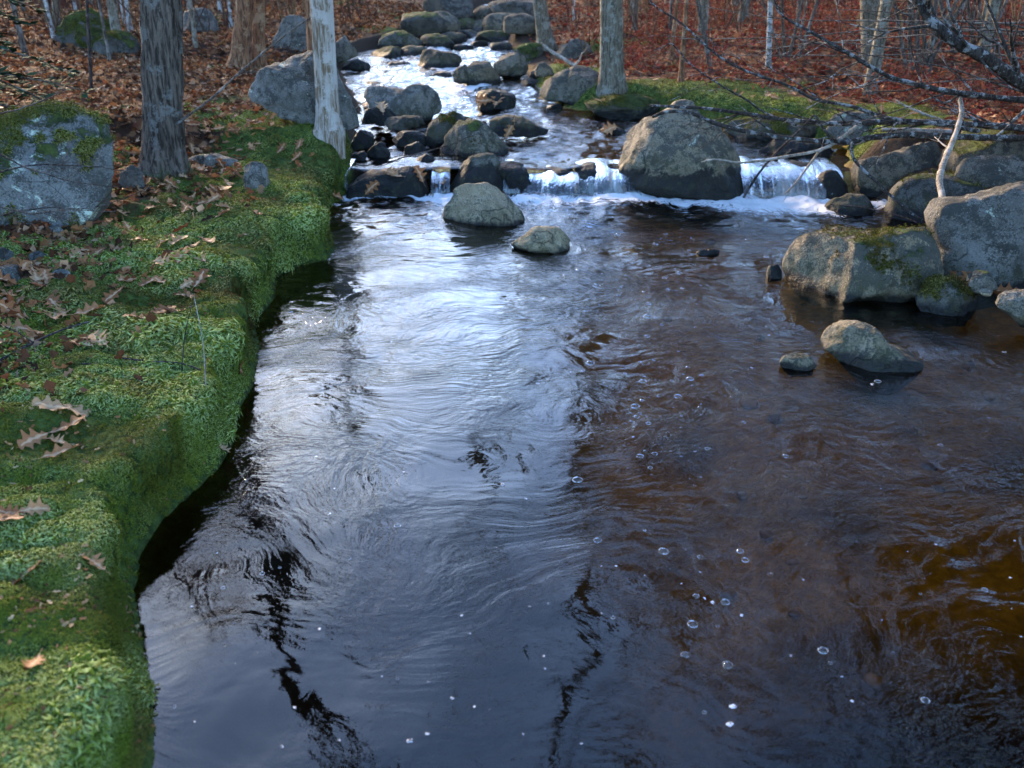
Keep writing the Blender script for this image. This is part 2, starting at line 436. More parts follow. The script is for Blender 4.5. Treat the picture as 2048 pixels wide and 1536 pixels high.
def sdist(x, y):
    """distance to the stream's edge: positive on land"""
    x = np.asarray(x, float); y = np.asarray(y, float)
    sh = x.shape; x = x.ravel(); y = y.ravel()
    best = np.full(x.shape, 1e9); ins = np.zeros(x.shape, bool)
    n = len(POLY)
    for i in range(n):
        ax, ay = POLY[i]; bx, by = POLY[(i + 1) % n]
        dx, dy = bx - ax, by - ay
        t = np.clip(((x - ax) * dx + (y - ay) * dy) / (dx * dx + dy * dy + 1e-12), 0, 1)
        best = np.minimum(best, (x - ax - t * dx) ** 2 + (y - ay - t * dy) ** 2)
        c = (ay > y) != (by > y)
        xi = ax + (y - ay) * dx / (dy if abs(dy) > 1e-12 else 1e-12)
        ins ^= c & (x < xi)
    d = np.sqrt(best)
    return np.where(ins, -d, d).reshape(sh)
def side(x, y):       # 0 left, 1 right
    return sm(x - np.interp(y, CEN_Y, CEN_X), -.4, .4)
def terrain(x, y, d=None):
    if d is None: d = sdist(x, y)
    wz = W(y); s = side(x, y)
    hl = np.interp(y, [0, 3, 6, 7.5, 9, 12, 20], [.24, .26, .30, .34, .28, .22, .2])
    hr = np.interp(y, [0, 4, 7, 9, 12, 20], [.35, .35, .3, .26, .2, .2])
    step = hl * (1 - s) + hr * s
    wd = .16 * (1 - s) + .30 * s
    slope = (.085 * (1 - s) + .062 * s)
    dd = np.maximum(d - .3, 0)
    rise = slope * np.minimum(dd, 24) + .02 * np.maximum(dd - 24, 0)
    rise = rise * (1 - .55 * sm(1.2 - dd, 0, 1.2) * (1 - s))
    near = sm(y, 14, 6)
    bumpy = .035 * fbm(p2(x, y, 2.2), 3, 3) + near * (.028 * np.abs(fbm(p2(x, y, 3.6), 2, 9)) + .042 * np.abs(vn(p2(x, y, 6.5), 19)) + .014 * np.abs(vn(p2(x, y, 17.0), 29))) + (1 - near) * .10 * fbm(p2(x, y, .55), 3, 5)
    bumpy = bumpy + .30 * fbm(p2(x, y, .16), 2, 21) * sm(d, 2, 8)
    land = wz * sm(14 - d, -10, 14) + wz * (1 - sm(14 - d, -10, 14)) * .8 + step * sm(d, -.02, wd) + rise + bumpy * sm(d, 0, .3)
    deep = np.where(y < 8.2, .50 * (1 - s) + .20 * s, .17)
    bed = wz - deep * sm(-d, -.02, .45) + .03 * fbm(p2(x, y, 4), 3, 11) * sm(-d, .05, .3)
    return np.where(d > 0, land, bed)
def axis(segs):
    out = [segs[0][0]]
    for a, b, h0, h1 in segs:
        p = a
        while p < b - 1e-6:
            t = (p - a) / (b - a); p += h0 + (h1 - h0) * t
            out.append(min(p, b))
    return np.array(out)
gx = axis([(-160, -30, 14, 3), (-30, -9, 1.2, .25), (-9, -3.2, .16, .06), (-3.2, -.2, .024, .024), (-.2, 3.6, .06, .06), (3.6, 10, .07, .2), (10, 30, .25, 1.2), (30, 160, 3, 14)])
gy = axis([(-40, -4, 5, .4), (-4, .9, .3, .08), (.9, 5.5, .022, .026), (5.5, 9.5, .026, .036), (9.5, 16, .045, .09), (16, 34, .1, .5), (34, 60, .6, 2), (60, 300, 3, 20)])
GX, GY = np.meshgrid(gx, gy)
GD = sdist(GX, GY)
GZ = terrain(GX, GY, GD)
# mossy lip leans out over the water
ddy, ddx = np.gradient(GD, gy, gx)
hrel = np.clip((GZ - W(GY)) / .34, 0, 1)
lip = .085 * sm(hrel, .15, .85) * sm(GD, .9, .1) * (GD > -.02) * (1 - side(GX, GY)) * sm(GY, 9.5, 8)
lob = .5 + .8 * np.clip(.45 + fbm(p2(GX, GY, 6.0), 3, 31), 0, 1.3)
GXo = GX - ddx * lip * lob; GYo = GY - ddy * lip * lob
nx, ny = len(gx), len(gy)
idx = np.arange(nx * ny).reshape(ny, nx)
GF = np.stack([idx[:-1, :-1], idx[:-1, 1:], idx[1:, 1:], idx[1:, :-1]], -1).reshape(-1, 4)
GV = np.stack([GXo, GYo, GZ], -1).reshape(-1, 3)
gme = mesh_np('ground', GV, GF)
S_ = side(GX, GY)
bedz = sm(-GD, -.03, .06)
mn = fbm(p2(GX, GY, 1.6), 3, 41)
moss_l = (1 - S_) * sm(GD + .35 * mn, 1.55, .85) * sm(GY, 10.5, 8.5)
moss_l = np.maximum(moss_l, (1 - S_) * sm(mn, .35, .6) * sm(GY, 12, 8) * sm(GD, 4, 2) * .9)
moss_r = S_ * sm(GD + .25 * mn, 1.25, .75) * sm(GY, 8.2, 9)* sm(GY, 15, 12)
moss_far = sm(fbm(p2(GX, GY, .8), 3, 51), .55, .75) * .8 * sm(GD, 6, 1) * sm(GY, 10, 12)
mossz = np.clip(np.maximum(np.maximum(moss_l, moss_r), moss_far), 0, 1) * (GD > -.06)
litz = np.clip(1 - mossz, 0, 1) * sm(GD + .3 * mn, .3, .8)
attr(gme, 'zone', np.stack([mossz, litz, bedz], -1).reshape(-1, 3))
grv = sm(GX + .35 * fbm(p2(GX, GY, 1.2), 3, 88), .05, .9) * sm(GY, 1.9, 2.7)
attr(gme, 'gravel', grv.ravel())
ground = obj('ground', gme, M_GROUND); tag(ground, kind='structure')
bpy.context.view_layer.update()
def _cell(x, y): return min(max(int(np.searchsorted(gy, y)), 0), ny - 1), min(max(int(np.searchsorted(gx, x)), 0), nx - 1)
def sd1(x, y): return float(GD[_cell(x, y)])
def tz1(x, y): return float(GZ[_cell(x, y)])
ORG = Vector((0, 0, CAMZ))
ROCKS = []
def G(px, py, rocks=True, water=True):
    """where the sight line at this layout point meets the ground, a rock or the water"""
    d = Vector(ray(px, py)).normalized()
    best = None
    ok, loc, nr, _ = ground.ray_cast(ORG, d)
    if ok: best = (loc, nr, None)
    if rocks:
        for r in ROCKS:
            o2 = ORG - r.location
            ok, l2, n2, _ = r.ray_cast(o2, d)
            if ok:
                l2 = l2 + r.location
                if best is None or (l2 - ORG).length < (best[0] - ORG).length: best = (l2, n2, r)
    if water:
        p = Vector(onW(px, py))
        if best is None or (p - ORG).length < (best[0] - ORG).length - .01: best = (p, Vector((0, 0, 1)), None)
    return best
def zat(x, y):
    ok, loc, nr, _ = ground.ray_cast(Vector((x, y, 40)), Vector((0, 0, -1)))
    return (loc.z, nr) if ok else (0, Vector((0, 0, 1)))

# ------------------------------------------------------------------ boulders
_ico = {}
def ico(s):
    if s not in _ico:
        bm = bmesh.new(); bmesh.ops.create_icosphere(bm, subdivisions=s, radius=1)
        _ico[s] = (np.array([v.co[:] for v in bm.verts]), np.array([[v.index for v in f.verts] for f in bm.faces])); bm.free()
    return _ico[s]
def rock_shape(seed, sub, sx, sy, sz, rfun=None, cuts=7, rough=.045):
    V, F = ico(sub); V = V.copy()
    rng = np.random.RandomState(seed)
    k = np.abs(V)
    pw = 2.6
    V = V / ((k ** pw).sum(1) ** (1 / pw))[:, None]
    for _ in range(cuts):
        n = rng.normal(size=3); n[2] *= .7; n /= np.linalg.norm(n)
        c = rng.uniform(.62, .95)
        d = V @ n - c
        V = V - n[None] * (np.maximum(d, 0) * .93)[:, None]
    if rfun is not None:
        V = rfun(V)
    else:
        V = V * np.array([sx, sy, sz])
    s = max(sx, sy, sz)
    if rfun is not None:
        for _ in range(cuts + 3):
            n = rng.normal(size=3); n[1] = -abs(n[1]) * 1.5 - .2; n[2] = abs(n[2]) * 1.0; n /= np.linalg.norm(n)
            pr = V @ n; c = pr.max() * rng.uniform(.62, .9)
            V = V - n[None] * (np.maximum(pr - c, 0) * .96)[:, None]
    c = V.mean(0)
    nrm = (V - c) / (np.linalg.norm(V - c, axis=1, keepdims=True) + 1e-9)
    q = V / s + seed * 3.1
    disp = rough * s * (fbm(q * 1.6, 4, seed) + .45 * fbm(q * 6, 4, seed + 5, .6)) - rough * .6 * s * np.maximum(0, 1 - 6 * np.abs(fbm(q * 1.3, 2, seed + 9)))
    return V + nrm * disp[:, None], F
def rprops(o, tone=1.0, lichen=.3, moss=0.0, wet=.06, level=0.0, warm=.3, crust=.75):
    o['crust'] = crust
    o['tone'] = tone; o['lichen'] = lichen; o['moss'] = moss; o['wet'] = wet; o['level'] = level; o['warm'] = warm
def boulder(label, outline, seed=None, yb=None, Y=None, depth=.8, sub=5, name='boulder', group=None, rough=.065, cuts=13, land=False, **kw):
    """a solid stone whose front outline follows the points; depth is its thickness relative to its width"""
    out = np.array(outline, float)
    seed = seed if seed is not None else (abs(hash(label)) % 1000 if False else sum(map(ord, label)) % 997)
    if Y is None or land:
        k = out[:, 1].argmax(); b = yb if yb else out[k, 1]
        g = G(out[:, 0].mean(), b, rocks=False)[0]; Yf = g.y
    else: Yf = Y
    wpx = out[:, 0].max() - out[:, 0].min()
    wid = wpx / FPX * math.hypot(Yf, 1.5)
    hd = wid * depth / 2
    Y0 = Yf + hd * .68
    P = np.array([onY(a, b, Y0) for a, b in out])
    c = np.array([(P[:, 0].min() + P[:, 0].max()) / 2, (P[:, 2].min() + P[:, 2].max()) / 2])
    X = P[:, 0] - c[0]; Z = P[:, 2] - c[1]
    ths = np.linspace(-math.pi, math.pi, 181)
    rad = np.zeros(181)
    n = len(X)
    for j, t in enumerate(ths):
        dx, dz = math.cos(t), math.sin(t); best = 0
        for i in range(n):
            ax, az = X[i], Z[i]; ex, ez = X[(i + 1) % n] - ax, Z[(i + 1) % n] - az
            den = dx * ez - dz * ex
            if abs(den) < 1e-12: continue
            tt = (ax * ez - az * ex) / den; uu = (ax * dz - az * dx) / den
            if tt > 0 and -1e-6 <= uu <= 1 + 1e-6: best = max(best, tt)
        rad[j] = best
    rad[rad == 0] = rad[rad > 0].mean()
    ker = np.array([1, 2, 3, 2, 1.]) / 9
    rp = np.concatenate([rad[-5:-1], rad, rad[1:5]]); rad = np.convolve(rp, ker, 'same')[4:-4]
    low = ths < 0
    rad = rad * (1 + .35 * np.clip(-np.sin(ths), 0, 1))
    def rf(V):
        th = np.arctan2(V[:, 2], V[:, 0]); k = np.hypot(V[:, 0], V[:, 2])
        # bring the squarish base shape back to a unit profile in the outline plane
        r = np.interp(th, ths, rad)
        eq = np.sqrt(np.clip(1 - np.abs(V[:, 1]) ** 2.4, 0, 1)) ** .8
        kk = np.clip(np.minimum(k, 1.0), 0, 1)
        kk = np.maximum(kk * .55 + .45 * eq, 0) * np.clip(k * 3, 0, 1)
        x = np.cos(th) * r * kk; z = np.sin(th) * r * kk
        return np.stack([x, V[:, 1] * hd, z], -1)
    s = max(wid / 2, .05)
    if wpx < 190: sub = min(sub, 4)
    V, F = rock_shape(seed, sub, s, hd, s, rf, cuts=cuts, rough=rough)
    me = mesh_np(name, V, F)
    o = obj(name, me, M_ROCK); o.location = (c[0], Y0, c[1])
    lv = float(W(Yf)) if not land else float(P[:, 2].min()) - 1
    rprops(o, level=lv, **{**kw, 'wet': kw.get('wet', .06) + (0 if land else .045)})
    tag(o, label, 'boulder' if name == 'boulder' else 'stone', group)
    ROCKS.append(o)
    return o

# in the pool
B = boulder
b_mid = B('pale tan boulder standing alone in the pool below the falls, largest one there', [(872,448),(885,415),(905,368),(925,362),(965,363),(1000,372),(1030,390),(1047,408),(1049,440),(1030,450),(960,455),(890,455)], depth=.75, warm=.75, lichen=.15, wet=.01, tone=1.5, crust=.3)
b_small = B('small rounded tan boulder in the pool just downstream of the larger tan one', [(1022,492),(1035,478),(1062,456),(1090,452),(1125,458),(1145,475),(1158,492),(1140,500),(1080,507),(1035,502)], depth=.7, warm=.9, lichen=.1, wet=0, tone=1.4, crust=.2)
b_big = B('big domed boulder with black wet foot between the two waterfalls', [(1232,310),(1245,275),(1290,235),(1330,210),(1355,198),(1385,205),(1410,225),(1440,255),(1475,290),(1495,320),(1490,360),(1470,388),(1380,394),(1310,390),(1262,355)], Y=8.02, depth=.75, cuts=7, warm=.6, lichen=.35, wet=.24, tone=1.2)
b_ctr = B('rounded boulder with green moss on its flank left of the main waterfall', [(875,301),(879,284),(891,253),(901,239),(928,236),(956,239),(983,250),(1007,270),(1026,298),(1024,304),(993,312),(942,318),(908,344),(884,341)], Y=8.75, depth=.8, warm=.45, lichen=.2, moss=.45, wet=.04)
b_dk1 = B('wet black boulder with pale lichen beside the main waterfall', [(901,370),(904,342),(918,318),(942,303),(969,298),(990,306),(998,325),(998,385),(901,388)], Y=8.2, depth=.8, lichen=.25, wet=.22, warm=.1, tone=.8)
b_blk = B('long flat black block at the pool edge with leaves on it', [(692,362),(706,352),(744,345),(805,338),(846,338),(867,349),(873,376),(872,398),(805,402),(703,398)], Y=8.02, depth=.55, lichen=.05, wet=.6, warm=0, tone=.5)
b_pale = B('wide pale grey slab boulder above the falls with leaves on its edge', [(716,191),(727,178),(750,171),(805,174),(822,169),(853,168),(874,181),(891,205),(903,222),(839,238),(791,236),(764,228),(730,225)], Y=10.3, depth=.75, lichen=.35, warm=.15, wet=.05, tone=1.15)
B('black wet rock tucked under the wide pale slab', [(718,232),(722,217),(750,212),(790,220),(800,238),(770,247),(725,247)], Y=9.9, depth=.7, sub=4, lichen=.05, wet=.5, warm=0, tone=.5)
B('low flat dark slab in the water below the wide pale slab', [(752,252),(762,238),(800,233),(850,234),(856,250),(800,256)], Y=9.6, depth=.8, sub=4, lichen=.1, wet=.05, warm=.1, tone=.45, moss=.25)
B('dark mossy boulder behind the rounded boulder left of the main waterfall', [(845,262),(852,240),(878,228),(905,224),(940,224),(966,235),(968,275),(900,290),(850,288)], Y=9.25, depth=.7, lichen=.1, wet=.08, moss=.4, tone=.55, warm=.2)
b_wedge = B('dark wedge shaped rock tapering into the water with one leaf on it', [(968,243),(993,232),(1027,231),(1058,243),(1103,265),(1060,272),(1020,272),(985,268)], Y=9.55, depth=.7, lichen=.05, wet=.12, moss=.3, tone=.5, warm=.1)
b_leafy = B('dark wet rock with a pale leaf on it in the middle of the rapids', [(933,197),(945,185),(969,176),(1003,178),(1034,191),(1048,202),(1038,215),(993,221),(942,216)], depth=.8, lichen=.12, wet=.2, warm=.05, tone=.6)
b_pyr = B('tan pyramid shaped boulder in the upper rapids', [(918,168),(925,147),(942,123),(962,116),(980,120),(993,137),(1005,164),(1003,171),(942,172)], depth=.85, warm=.65, lichen=.2, wet=.05)
B('broad grey boulder right behind the tan pyramid boulder', [(983,130),(1003,109),(1031,104),(1051,109),(1068,130),(1065,142),(1041,150),(1000,152)], Y=13.3, depth=.8, lichen=.35, warm=.4, wet=.06)
B('low brown rock leaning against the left foot of the tan pyramid boulder', [(903,150),(908,137),(931,128),(945,135),(945,160),(908,164)], Y=12.9, depth=.8, sub=4, warm=.5, wet=.05, tone=.75)
b_flank = B('large grey boulder at the foot of the straight grey tree', [(1070,191),(1078,167),(1106,150),(1133,137),(1154,130),(1181,133),(1208,146),(1210,178),(1181,193),(1147,202),(1095,199)], Y=11.3, depth=.75, lichen=.3, warm=.3, wet=.06, tone=.95)
B('dark shelf rock with green moss cap at the right bank of the stream', [(1147,210),(1164,200),(1215,188),(1290,192),(1330,205),(1320,228),(1232,232),(1181,226)], Y=10.6, depth=.8, lichen=.02, wet=.09, moss=.75, tone=.45)
B('long dark flat topped boulder far up the rapids', [(827,130),(832,99),(856,97),(908,103),(928,113),(935,123),(901,134),(839,136)], depth=.7, lichen=.15, warm=.4, wet=.05, tone=.6, moss=.25)
B('low black wet rock by the left bank of the rapids', [(679,137),(689,122),(716,117),(747,131),(745,140),(690,142)], depth=.7, sub=4, lichen=.02, wet=.15, tone=.5, moss=.2)
B('big slanted pale boulder on the far left bank of the stream', [(700,72),(716,62),(764,38),(791,32),(805,44),(814,64),(791,84),(737,98),(710,92)], Y=18.5, depth=.8, lichen=.5, warm=.2, wet=.02)
B('grey boulder between the dead trunk and the far slanted boulder', [(664,95),(672,72),(690,68),(708,95),(712,108),(680,118),(660,112)], Y=14.5, depth=.8, lichen=.35, warm=.3, wet=.03)
b_lg = B('big lichen grey boulder behind the bare dead trunk', [(497,190),(505,140),(530,110),(570,86),(610,88),(650,110),(690,160),(712,205),(718,245),(650,250),(560,215)], Y=9.6, depth=.7, lichen=.5, warm=.1, wet=.02, moss=.1, tone=1.05, land=True)
B('rounded grey boulder on the slope above the big lichen grey boulder', [(540,80),(555,45),(575,31),(602,29),(618,45),(645,80),(640,105),(560,105)], Y=12.6, depth=.8, lichen=.5, warm=.1, land=True)
b_left = B('huge pale green lichen boulder capped with brown moss on the left bank', [(-70,215),(0,192),(60,178),(140,172),(200,190),(222,225),(230,290),(225,340),(190,390),(140,435),(60,462),(-20,465),(-90,440)], Y=4.7, depth=.7, lichen=.60, moss=.66, warm=0, crust=.9, tone=1.15, land=True, rough=.045)
b_moss_st = B('small upright grey stone poking out of the green moss', [(475,352),(482,325),(495,317),(523,316),(537,335),(545,372),(525,380),(490,372)], depth=.7, sub=4, lichen=.35, warm=.2, land=True, name='stone')
# right side
b_r1 = B('massive grey speckled boulder against the right bank', [(1862,440),(1879,410),(1912,397),(1958,393),(2007,377),(2060,370),(2130,400),(2150,560),(2060,610),(1960,600),(1900,560),(1875,490)], Y=5.55, depth=.75, cuts=5, lichen=.38, warm=.1, wet=.03, tone=.95)
b_r2 = B('long low boulder with dark mossy top and tan face in the pool', [(1563,545),(1576,503),(1595,487),(1644,477),(1725,461),(1791,456),(1839,456),(1862,462),(1880,496),(1900,545),(1850,582),(1774,599),(1693,597),(1628,593),(1582,580)], depth=.65, cuts=5, lichen=.2, moss=.42, warm=.75, crust=1.3, wet=.03, tone=1.15)
b_r3 = B('round stone with wet green moss in front of the massive grey boulder', [(1823,597),(1839,575),(1869,562),(1904,560),(1937,571),(1960,594),(1970,617),(1937,630),(1872,635),(1830,616)], depth=.8, lichen=.1, moss=.55, warm=.2, wet=.05, tone=.65)
B('lichened edge stone beside a pale pebble on the right shore', [(1998,612),(2005,585),(2030,571),(2060,570),(2085,600),(2080,635),(2040,640)], Y=4.75, depth=.8, sub=4, lichen=.4, warm=.4, wet=.03, name='stone')
B('small brown stone wedged under the massive grey boulder', [(1935,575),(1945,545),(1970,537),(1990,550),(1998,575),(1970,588)], Y=5.1, depth=.8, sub=4, lichen=.3, warm=.4, wet=.02, moss=.3, name='stone')
b_r4 = B('tan peaked rock with black wet shoulder in the shallow pool', [(1625,698),(1641,675),(1660,659),(1693,651),(1725,653),(1758,662),(1778,685),(1807,706),(1848,708),(1800,745),(1758,762),(1735,755),(1680,728)], yb=746, depth=.8, cuts=5, crust=.6, warm=.7, lichen=.2, wet=.05, tone=1.15)
B('small flat tan stone beside the tan peaked rock in the pool', [(1555,728),(1568,715),(1600,709),(1632,716),(1641,730),(1620,743),(1580,746)], depth=.75, sub=4, warm=.75, lichen=.15, wet=.012, name='stone')
B('dark little rock touching the end of the long low boulder', [(1530,548),(1540,532),(1560,528),(1570,548),(1565,560),(1540,560)], depth=.8, sub=4, lichen=.02, wet=.1, tone=.4, moss=.3, name='stone')
b_r5 = B('large brown lichened boulder right of the smaller waterfall', [(1701,360),(1713,327),(1759,306),(1821,286),(1871,286),(1900,298),(1918,331),(1918,373),(1890,405),(1800,412),(1738,402),(1705,385)], Y=7.9, depth=.7, warm=.45, lichen=.35, wet=.08, crust=.8, tone=.9)
B('grey boulder beyond the massive boulder under the fallen branches', [(1914,385),(1925,331),(1966,310),(2048,312),(2120,330),(2120,400),(1980,402)], Y=7.1, depth=.7, lichen=.35, warm=.3, wet=.02, tone=.85)
b_r6 = B('low dark rock with a red leaf at the foam edge', [(1637,418),(1664,398),(1697,389),(1747,397),(1754,428),(1697,433)], depth=.7, sub=4, lichen=.3, warm=.1, wet=.035, tone=.7, moss=.2)
B('dark wet rock behind the smaller waterfall', [(1500,322),(1515,292),(1552,281),(1614,281),(1680,286),(1690,335),(1600,345)], Y=8.75, depth=.6, lichen=.1, wet=.14, warm=.05, tone=.5)
B('black rounded rock at the right edge of the smaller waterfall', [(1630,378),(1636,348),(1655,338),(1680,345),(1696,370),(1688,390),(1645,392)], Y=8.02, depth=.9, sub=4, lichen=.02, wet=.5, tone=.4)
B('long mossy slab on the right bank behind the domed boulder', [(1428,262),(1450,240),(1540,237),(1600,241),(1675,258),(1690,285),(1600,292),(1480,290)], Y=9.5, depth=.6, lichen=.4, moss=.4, warm=.2, wet=.03, tone=.8)
B('pale lichened boulder on the right bank under the crossing branches', [(1655,262),(1662,238),(1689,227),(1759,218),(1795,245),(1800,280),(1700,285)], Y=9.0, depth=.7, lichen=.6, warm=.1, wet=.0, tone=.9, land=True)
B('dark sliver of rock breaking the pool surface', [(1390,506),(1405,499),(1430,498),(1448,505),(1440,511),(1400,512)], depth=.5, sub=4, lichen=.02, wet=.2, tone=.4, name='stone')
b_sub = B('flat dark rock just above water upstream of the domed boulder', [(1190,265),(1205,257),(1235,255),(1260,264),(1255,271),(1200,272)], depth=.7, sub=4, lichen=.02, wet=.2, tone=.5, name='stone')
B('rounded dark rock with pale top in the left side channel', [(800,311),(805,294),(832,281),(853,290),(868,308),(862,324),(815,324)], Y=9.0, depth=.8, sub=4, lichen=.15, wet=.13, tone=.6)
B('black mossy rock beside the foot of the bare dead trunk', [(700,300),(708,262),(725,256),(745,262),(750,290),(730,303)], Y=9.2, depth=.8, sub=4, lichen=.02, wet=.3, tone=.4, moss=.3)
B('black round rock with dry sprigs in the left side channel', [(733,312),(742,290),(765,282),(785,300),(782,318),(745,320)], Y=8.9, depth=.8, sub=4, lichen=.02, wet=.3, tone=.4, moss=.2)
B('flat black rock in the left side channel under the mossy boulder', [(775,284),(790,265),(825,261),(852,268),(850,290),(800,292)], Y=9.3, depth=.8, sub=4, lichen=.02, wet=.2, tone=.45, moss=.2)
B('wet black rock at the lip of the little side spill', [(818,345),(825,320),(850,310),(872,318),(882,345),(870,356),(830,356)], Y=8.55, depth=.8, sub=4, lichen=.02, wet=.3, tone=.45)
B('small low wet rock under the black mossy rock in the side channel', [(696,318),(705,304),(728,302),(738,312),(730,322),(705,324)], Y=8.75, depth=.8, sub=4, lichen=.02, wet=.3, tone=.4)
# far
B('lichened boulder behind the large grey boulder near the straight grey tree', [(1104,108),(1113,89),(1147,77),(1175,79),(1188,95),(1180,115),(1130,119)], Y=13.5, depth=.8, lichen=.45, warm=.15, land=True)
B('green mossy boulder at the leaning forked tree foot', [(1025,115),(1035,92),(1060,82),(1085,90),(1095,112),(1060,122)], Y=14.5, depth=.8, sub=4, lichen=.1, moss=.85, tone=.8, land=True)
B('round tan rock right of the broad grey boulder in the rapids', [(1068,140),(1075,125),(1092,122),(1110,135),(1108,148),(1075,150)], Y=12.6, depth=.8, sub=4, lichen=.2, warm=.6, wet=.05)
for k, (o_, Y_, lb) in enumerate([
    ([(100,70),(130,20),(180,15),(225,50),(235,90),(150,100)], 10.5, 'green mossy boulder half buried on the leafy left slope'),
    ([(180,100),(195,70),(235,58),(275,75),(280,105),(220,112)], 9.4, 'low mossy rock in the leaves below the mossy left slope boulder'),
    ([(340,45),(360,20),(400,12),(430,30),(432,60),(370,65)], 12.5, 'pale lichen rock on the leafy left slope beside the broken mossy trunk'),
    ([(236,372),(240,340),(262,325),(285,345),(285,375),(255,382)], 5.6, 'pale lichened rock between the huge left boulder and the furrowed tree'),
    ([(358,330),(370,312),(400,308),(440,318),(470,322),(478,338),(420,342)], 6.6, 'long low lichened rock in the leaves right of the furrowed tree')]):
    B(lb, o_, Y=Y_, depth=.8, sub=4, lichen=.5, moss=[.9, .7, .3, .2, .25][k], warm=.05, tone=[.7, .6, 1, 1, 1][k], land=True)
rng = np.random.RandomState(5)
def loose_rock(x, y, s, label, group, lv=None, cat='boulder', zoff=.25, sub=4, **kw):
    V, F = rock_shape(rng.randint(1e6) % 5000, sub, s * rng.uniform(.85, 1.25), s * rng.uniform(.8, 1.1), s * rng.uniform(.55, .8), cuts=7, rough=.05)
    a = rng.uniform(0, 6.28); c_, s_ = math.cos(a), math.sin(a)
    V = V @ np.array([[c_, s_, 0], [-s_, c_, 0], [0, 0, 1]])
    o = obj(cat, mesh_np(cat, V, F), M_ROCK)
    z = max(zat(x, y)[0], float(W(y)) - .12 if sd1(x, y) < 0 else -9)
    o.location = (x, y, z + s * zoff)
    rprops(o, level=float(W(y)) if lv is None else lv, **kw); tag(o, label, cat, group); ROCKS.append(o)
    return o
for k, (px, py, s) in enumerate([(830,108,.28),(870,92,.35),(905,82,.3),(935,72,.28),(960,88,.2),(985,80,.32),(1010,66,.4),(965,62,.4),(925,60,.35),(880,68,.45),(840,78,.5),(985,52,.5),(1030,60,.55),(800,95,.4),(1045,88,.35),(775,112,.3),(1000,97,.22),(925,95,.2),(895,52,.6),(945,50,.5)]):
    p = onW(px, py)
    wm, tn_, ms = rng.uniform(.1, .7), rng.uniform(.55, 1.05), rng.choice([0, 0, .3, .5])
    look = 'moss topped' if ms > .1 else ('tan' if wm > .42 else ('dark grey' if tn_ < .8 else 'light grey'))
    loose_rock(p[0], p[1], s, f'{look} boulder in the jumble of rocks far up the stream', f'{look} boulders far up the stream', wet=.1, lichen=.3, warm=wm, tone=tn_, moss=ms)
for k, (px, py, s) in enumerate([(745,165,.16),(770,140,.15),(800,128,.2),(735,190,.12),(860,158,.16),(885,152,.2),(880,175,.14),(1060,168,.14),(1050,182,.12),(1075,158,.13),(915,190,.1),(1030,228,.16),(1110,215,.12),(1020,160,.14),(960,98,.16),(1000,112,.14)]):
    p = onW(px, py)
    loose_rock(p[0], p[1], s, 'low dark wet rock awash in the upper rapids', 'dark rocks awash in the rapids', wet=.3, lichen=.02, warm=0, tone=.5, zoff=.1)
# ledge that the falls run over
for px, Y_, s in [(1030,8.5,.26),(1110,8.46,.24),(1190,8.47,.25),(1265,8.5,.26),(1540,8.55,.26),(1600,8.52,.26)]:
    p = onY(px, 360, Y_)
    loose_rock(p[0], Y_ + .06, s, 'dark ledge rock that the wide main waterfall runs over' if px < 1400 else 'dark ledge rock that the smaller right waterfall runs over', 'ledge rocks under the main waterfall' if px < 1400 else 'ledge rocks under the smaller waterfall', wet=.8, lichen=.0, warm=0, tone=.4, zoff=-.12)
loose_rock(3.62, 7.45, .36, 'dark rock in the crevice behind the massive grey boulder', None, wet=.12, lichen=.1, warm=.1, tone=.6, moss=.4, zoff=.1)
loose_rock(4.2, 8.1, .42, 'brown rock under the pale log end on the right bank', None, wet=.0, lichen=.3, warm=.4, tone=.7, moss=.5, zoff=.1)
# pebbles on the moss by the left edge
for px, py, s, lb in [(78,520,.055,'round dark slate pebble on the moss beside leaves'),(122,553,.045,'smooth pale grey pebble on the green moss'),(20,555,.075,'speckled grey stone among leaves at the moss edge'),(8,518,.07,'flat dark stone behind the speckled grey stone'),(110,465,.05,'small white lichened stone at the foot of the huge left boulder'),(1970,588,.035,'pale cream egg shaped pebble on the right shore')]:
    g = G(px, py)[0]
    o = loose_rock(g.x, g.y, s, lb, None, lv=-5, cat='pebble' , zoff=.15, sub=3, wet=0, lichen=.1, warm=.9 if px > 1000 else .0, tone=2.6 if px > 1000 else [.45, 1.2, .9, .5, 1.6][[78,122,20,8,110].index(px)])
    if px > 1000: o.location = g + Vector((0, 0, s * .35))

# ------------------------------------------------------------------ water
def foam_pool(x, y):
    base = np.interp(x, [-1.7, -.7, 0, 1.3, 2.0, 3.1], [8.12, 8.1, 8.1, 8.15, 8.05, 7.9])
    reach = np.interp(x, [-1.7, -1.55, -.9, -.6, .1, .9, 1.6, 2.2, 2.8, 3.2], [.3, .25, .15, .55, .6, .5, .55, 1.0, .9, .4])
    d = (base - y) / reach
    f = np.clip(1 - np.abs(d - .2) * .9, 0, 1) * .8
    f = np.maximum(f, .22 * sm(7.2 - y, .9, -.6) * sm(x, -.4, .4))
    n = fbm(p2(x, y, 1.6), 3, 77)
    return f + .12 * n * (f > .02) + .16 * np.clip(vn(p2(x, y, 1.0), 6), 0, 1) * sm(y, 4.2, 7) * sm(x, .2, .9)
px_ = np.arange(-1.9, 5.4, .03); py_ = axis([(-4, 1, .2, .05), (1, 8.45, .026, .026)])
PXg, PYg = np.meshgrid(px_, py_)
turb = sm(PYg, 6.6, 8.2)
PZ = .004 * fbm(p2(PXg, PYg, 2.4), 2, 61) + turb * .022 * fbm(p2(PXg, PYg, 6), 3, 62) + turb * .016
fo = foam_pool(PXg, PYg)
PZ = PZ + .02 * np.clip(fo, 0, 1) * (.6 + fbm(p2(PXg, PYg, 14), 2, 63))
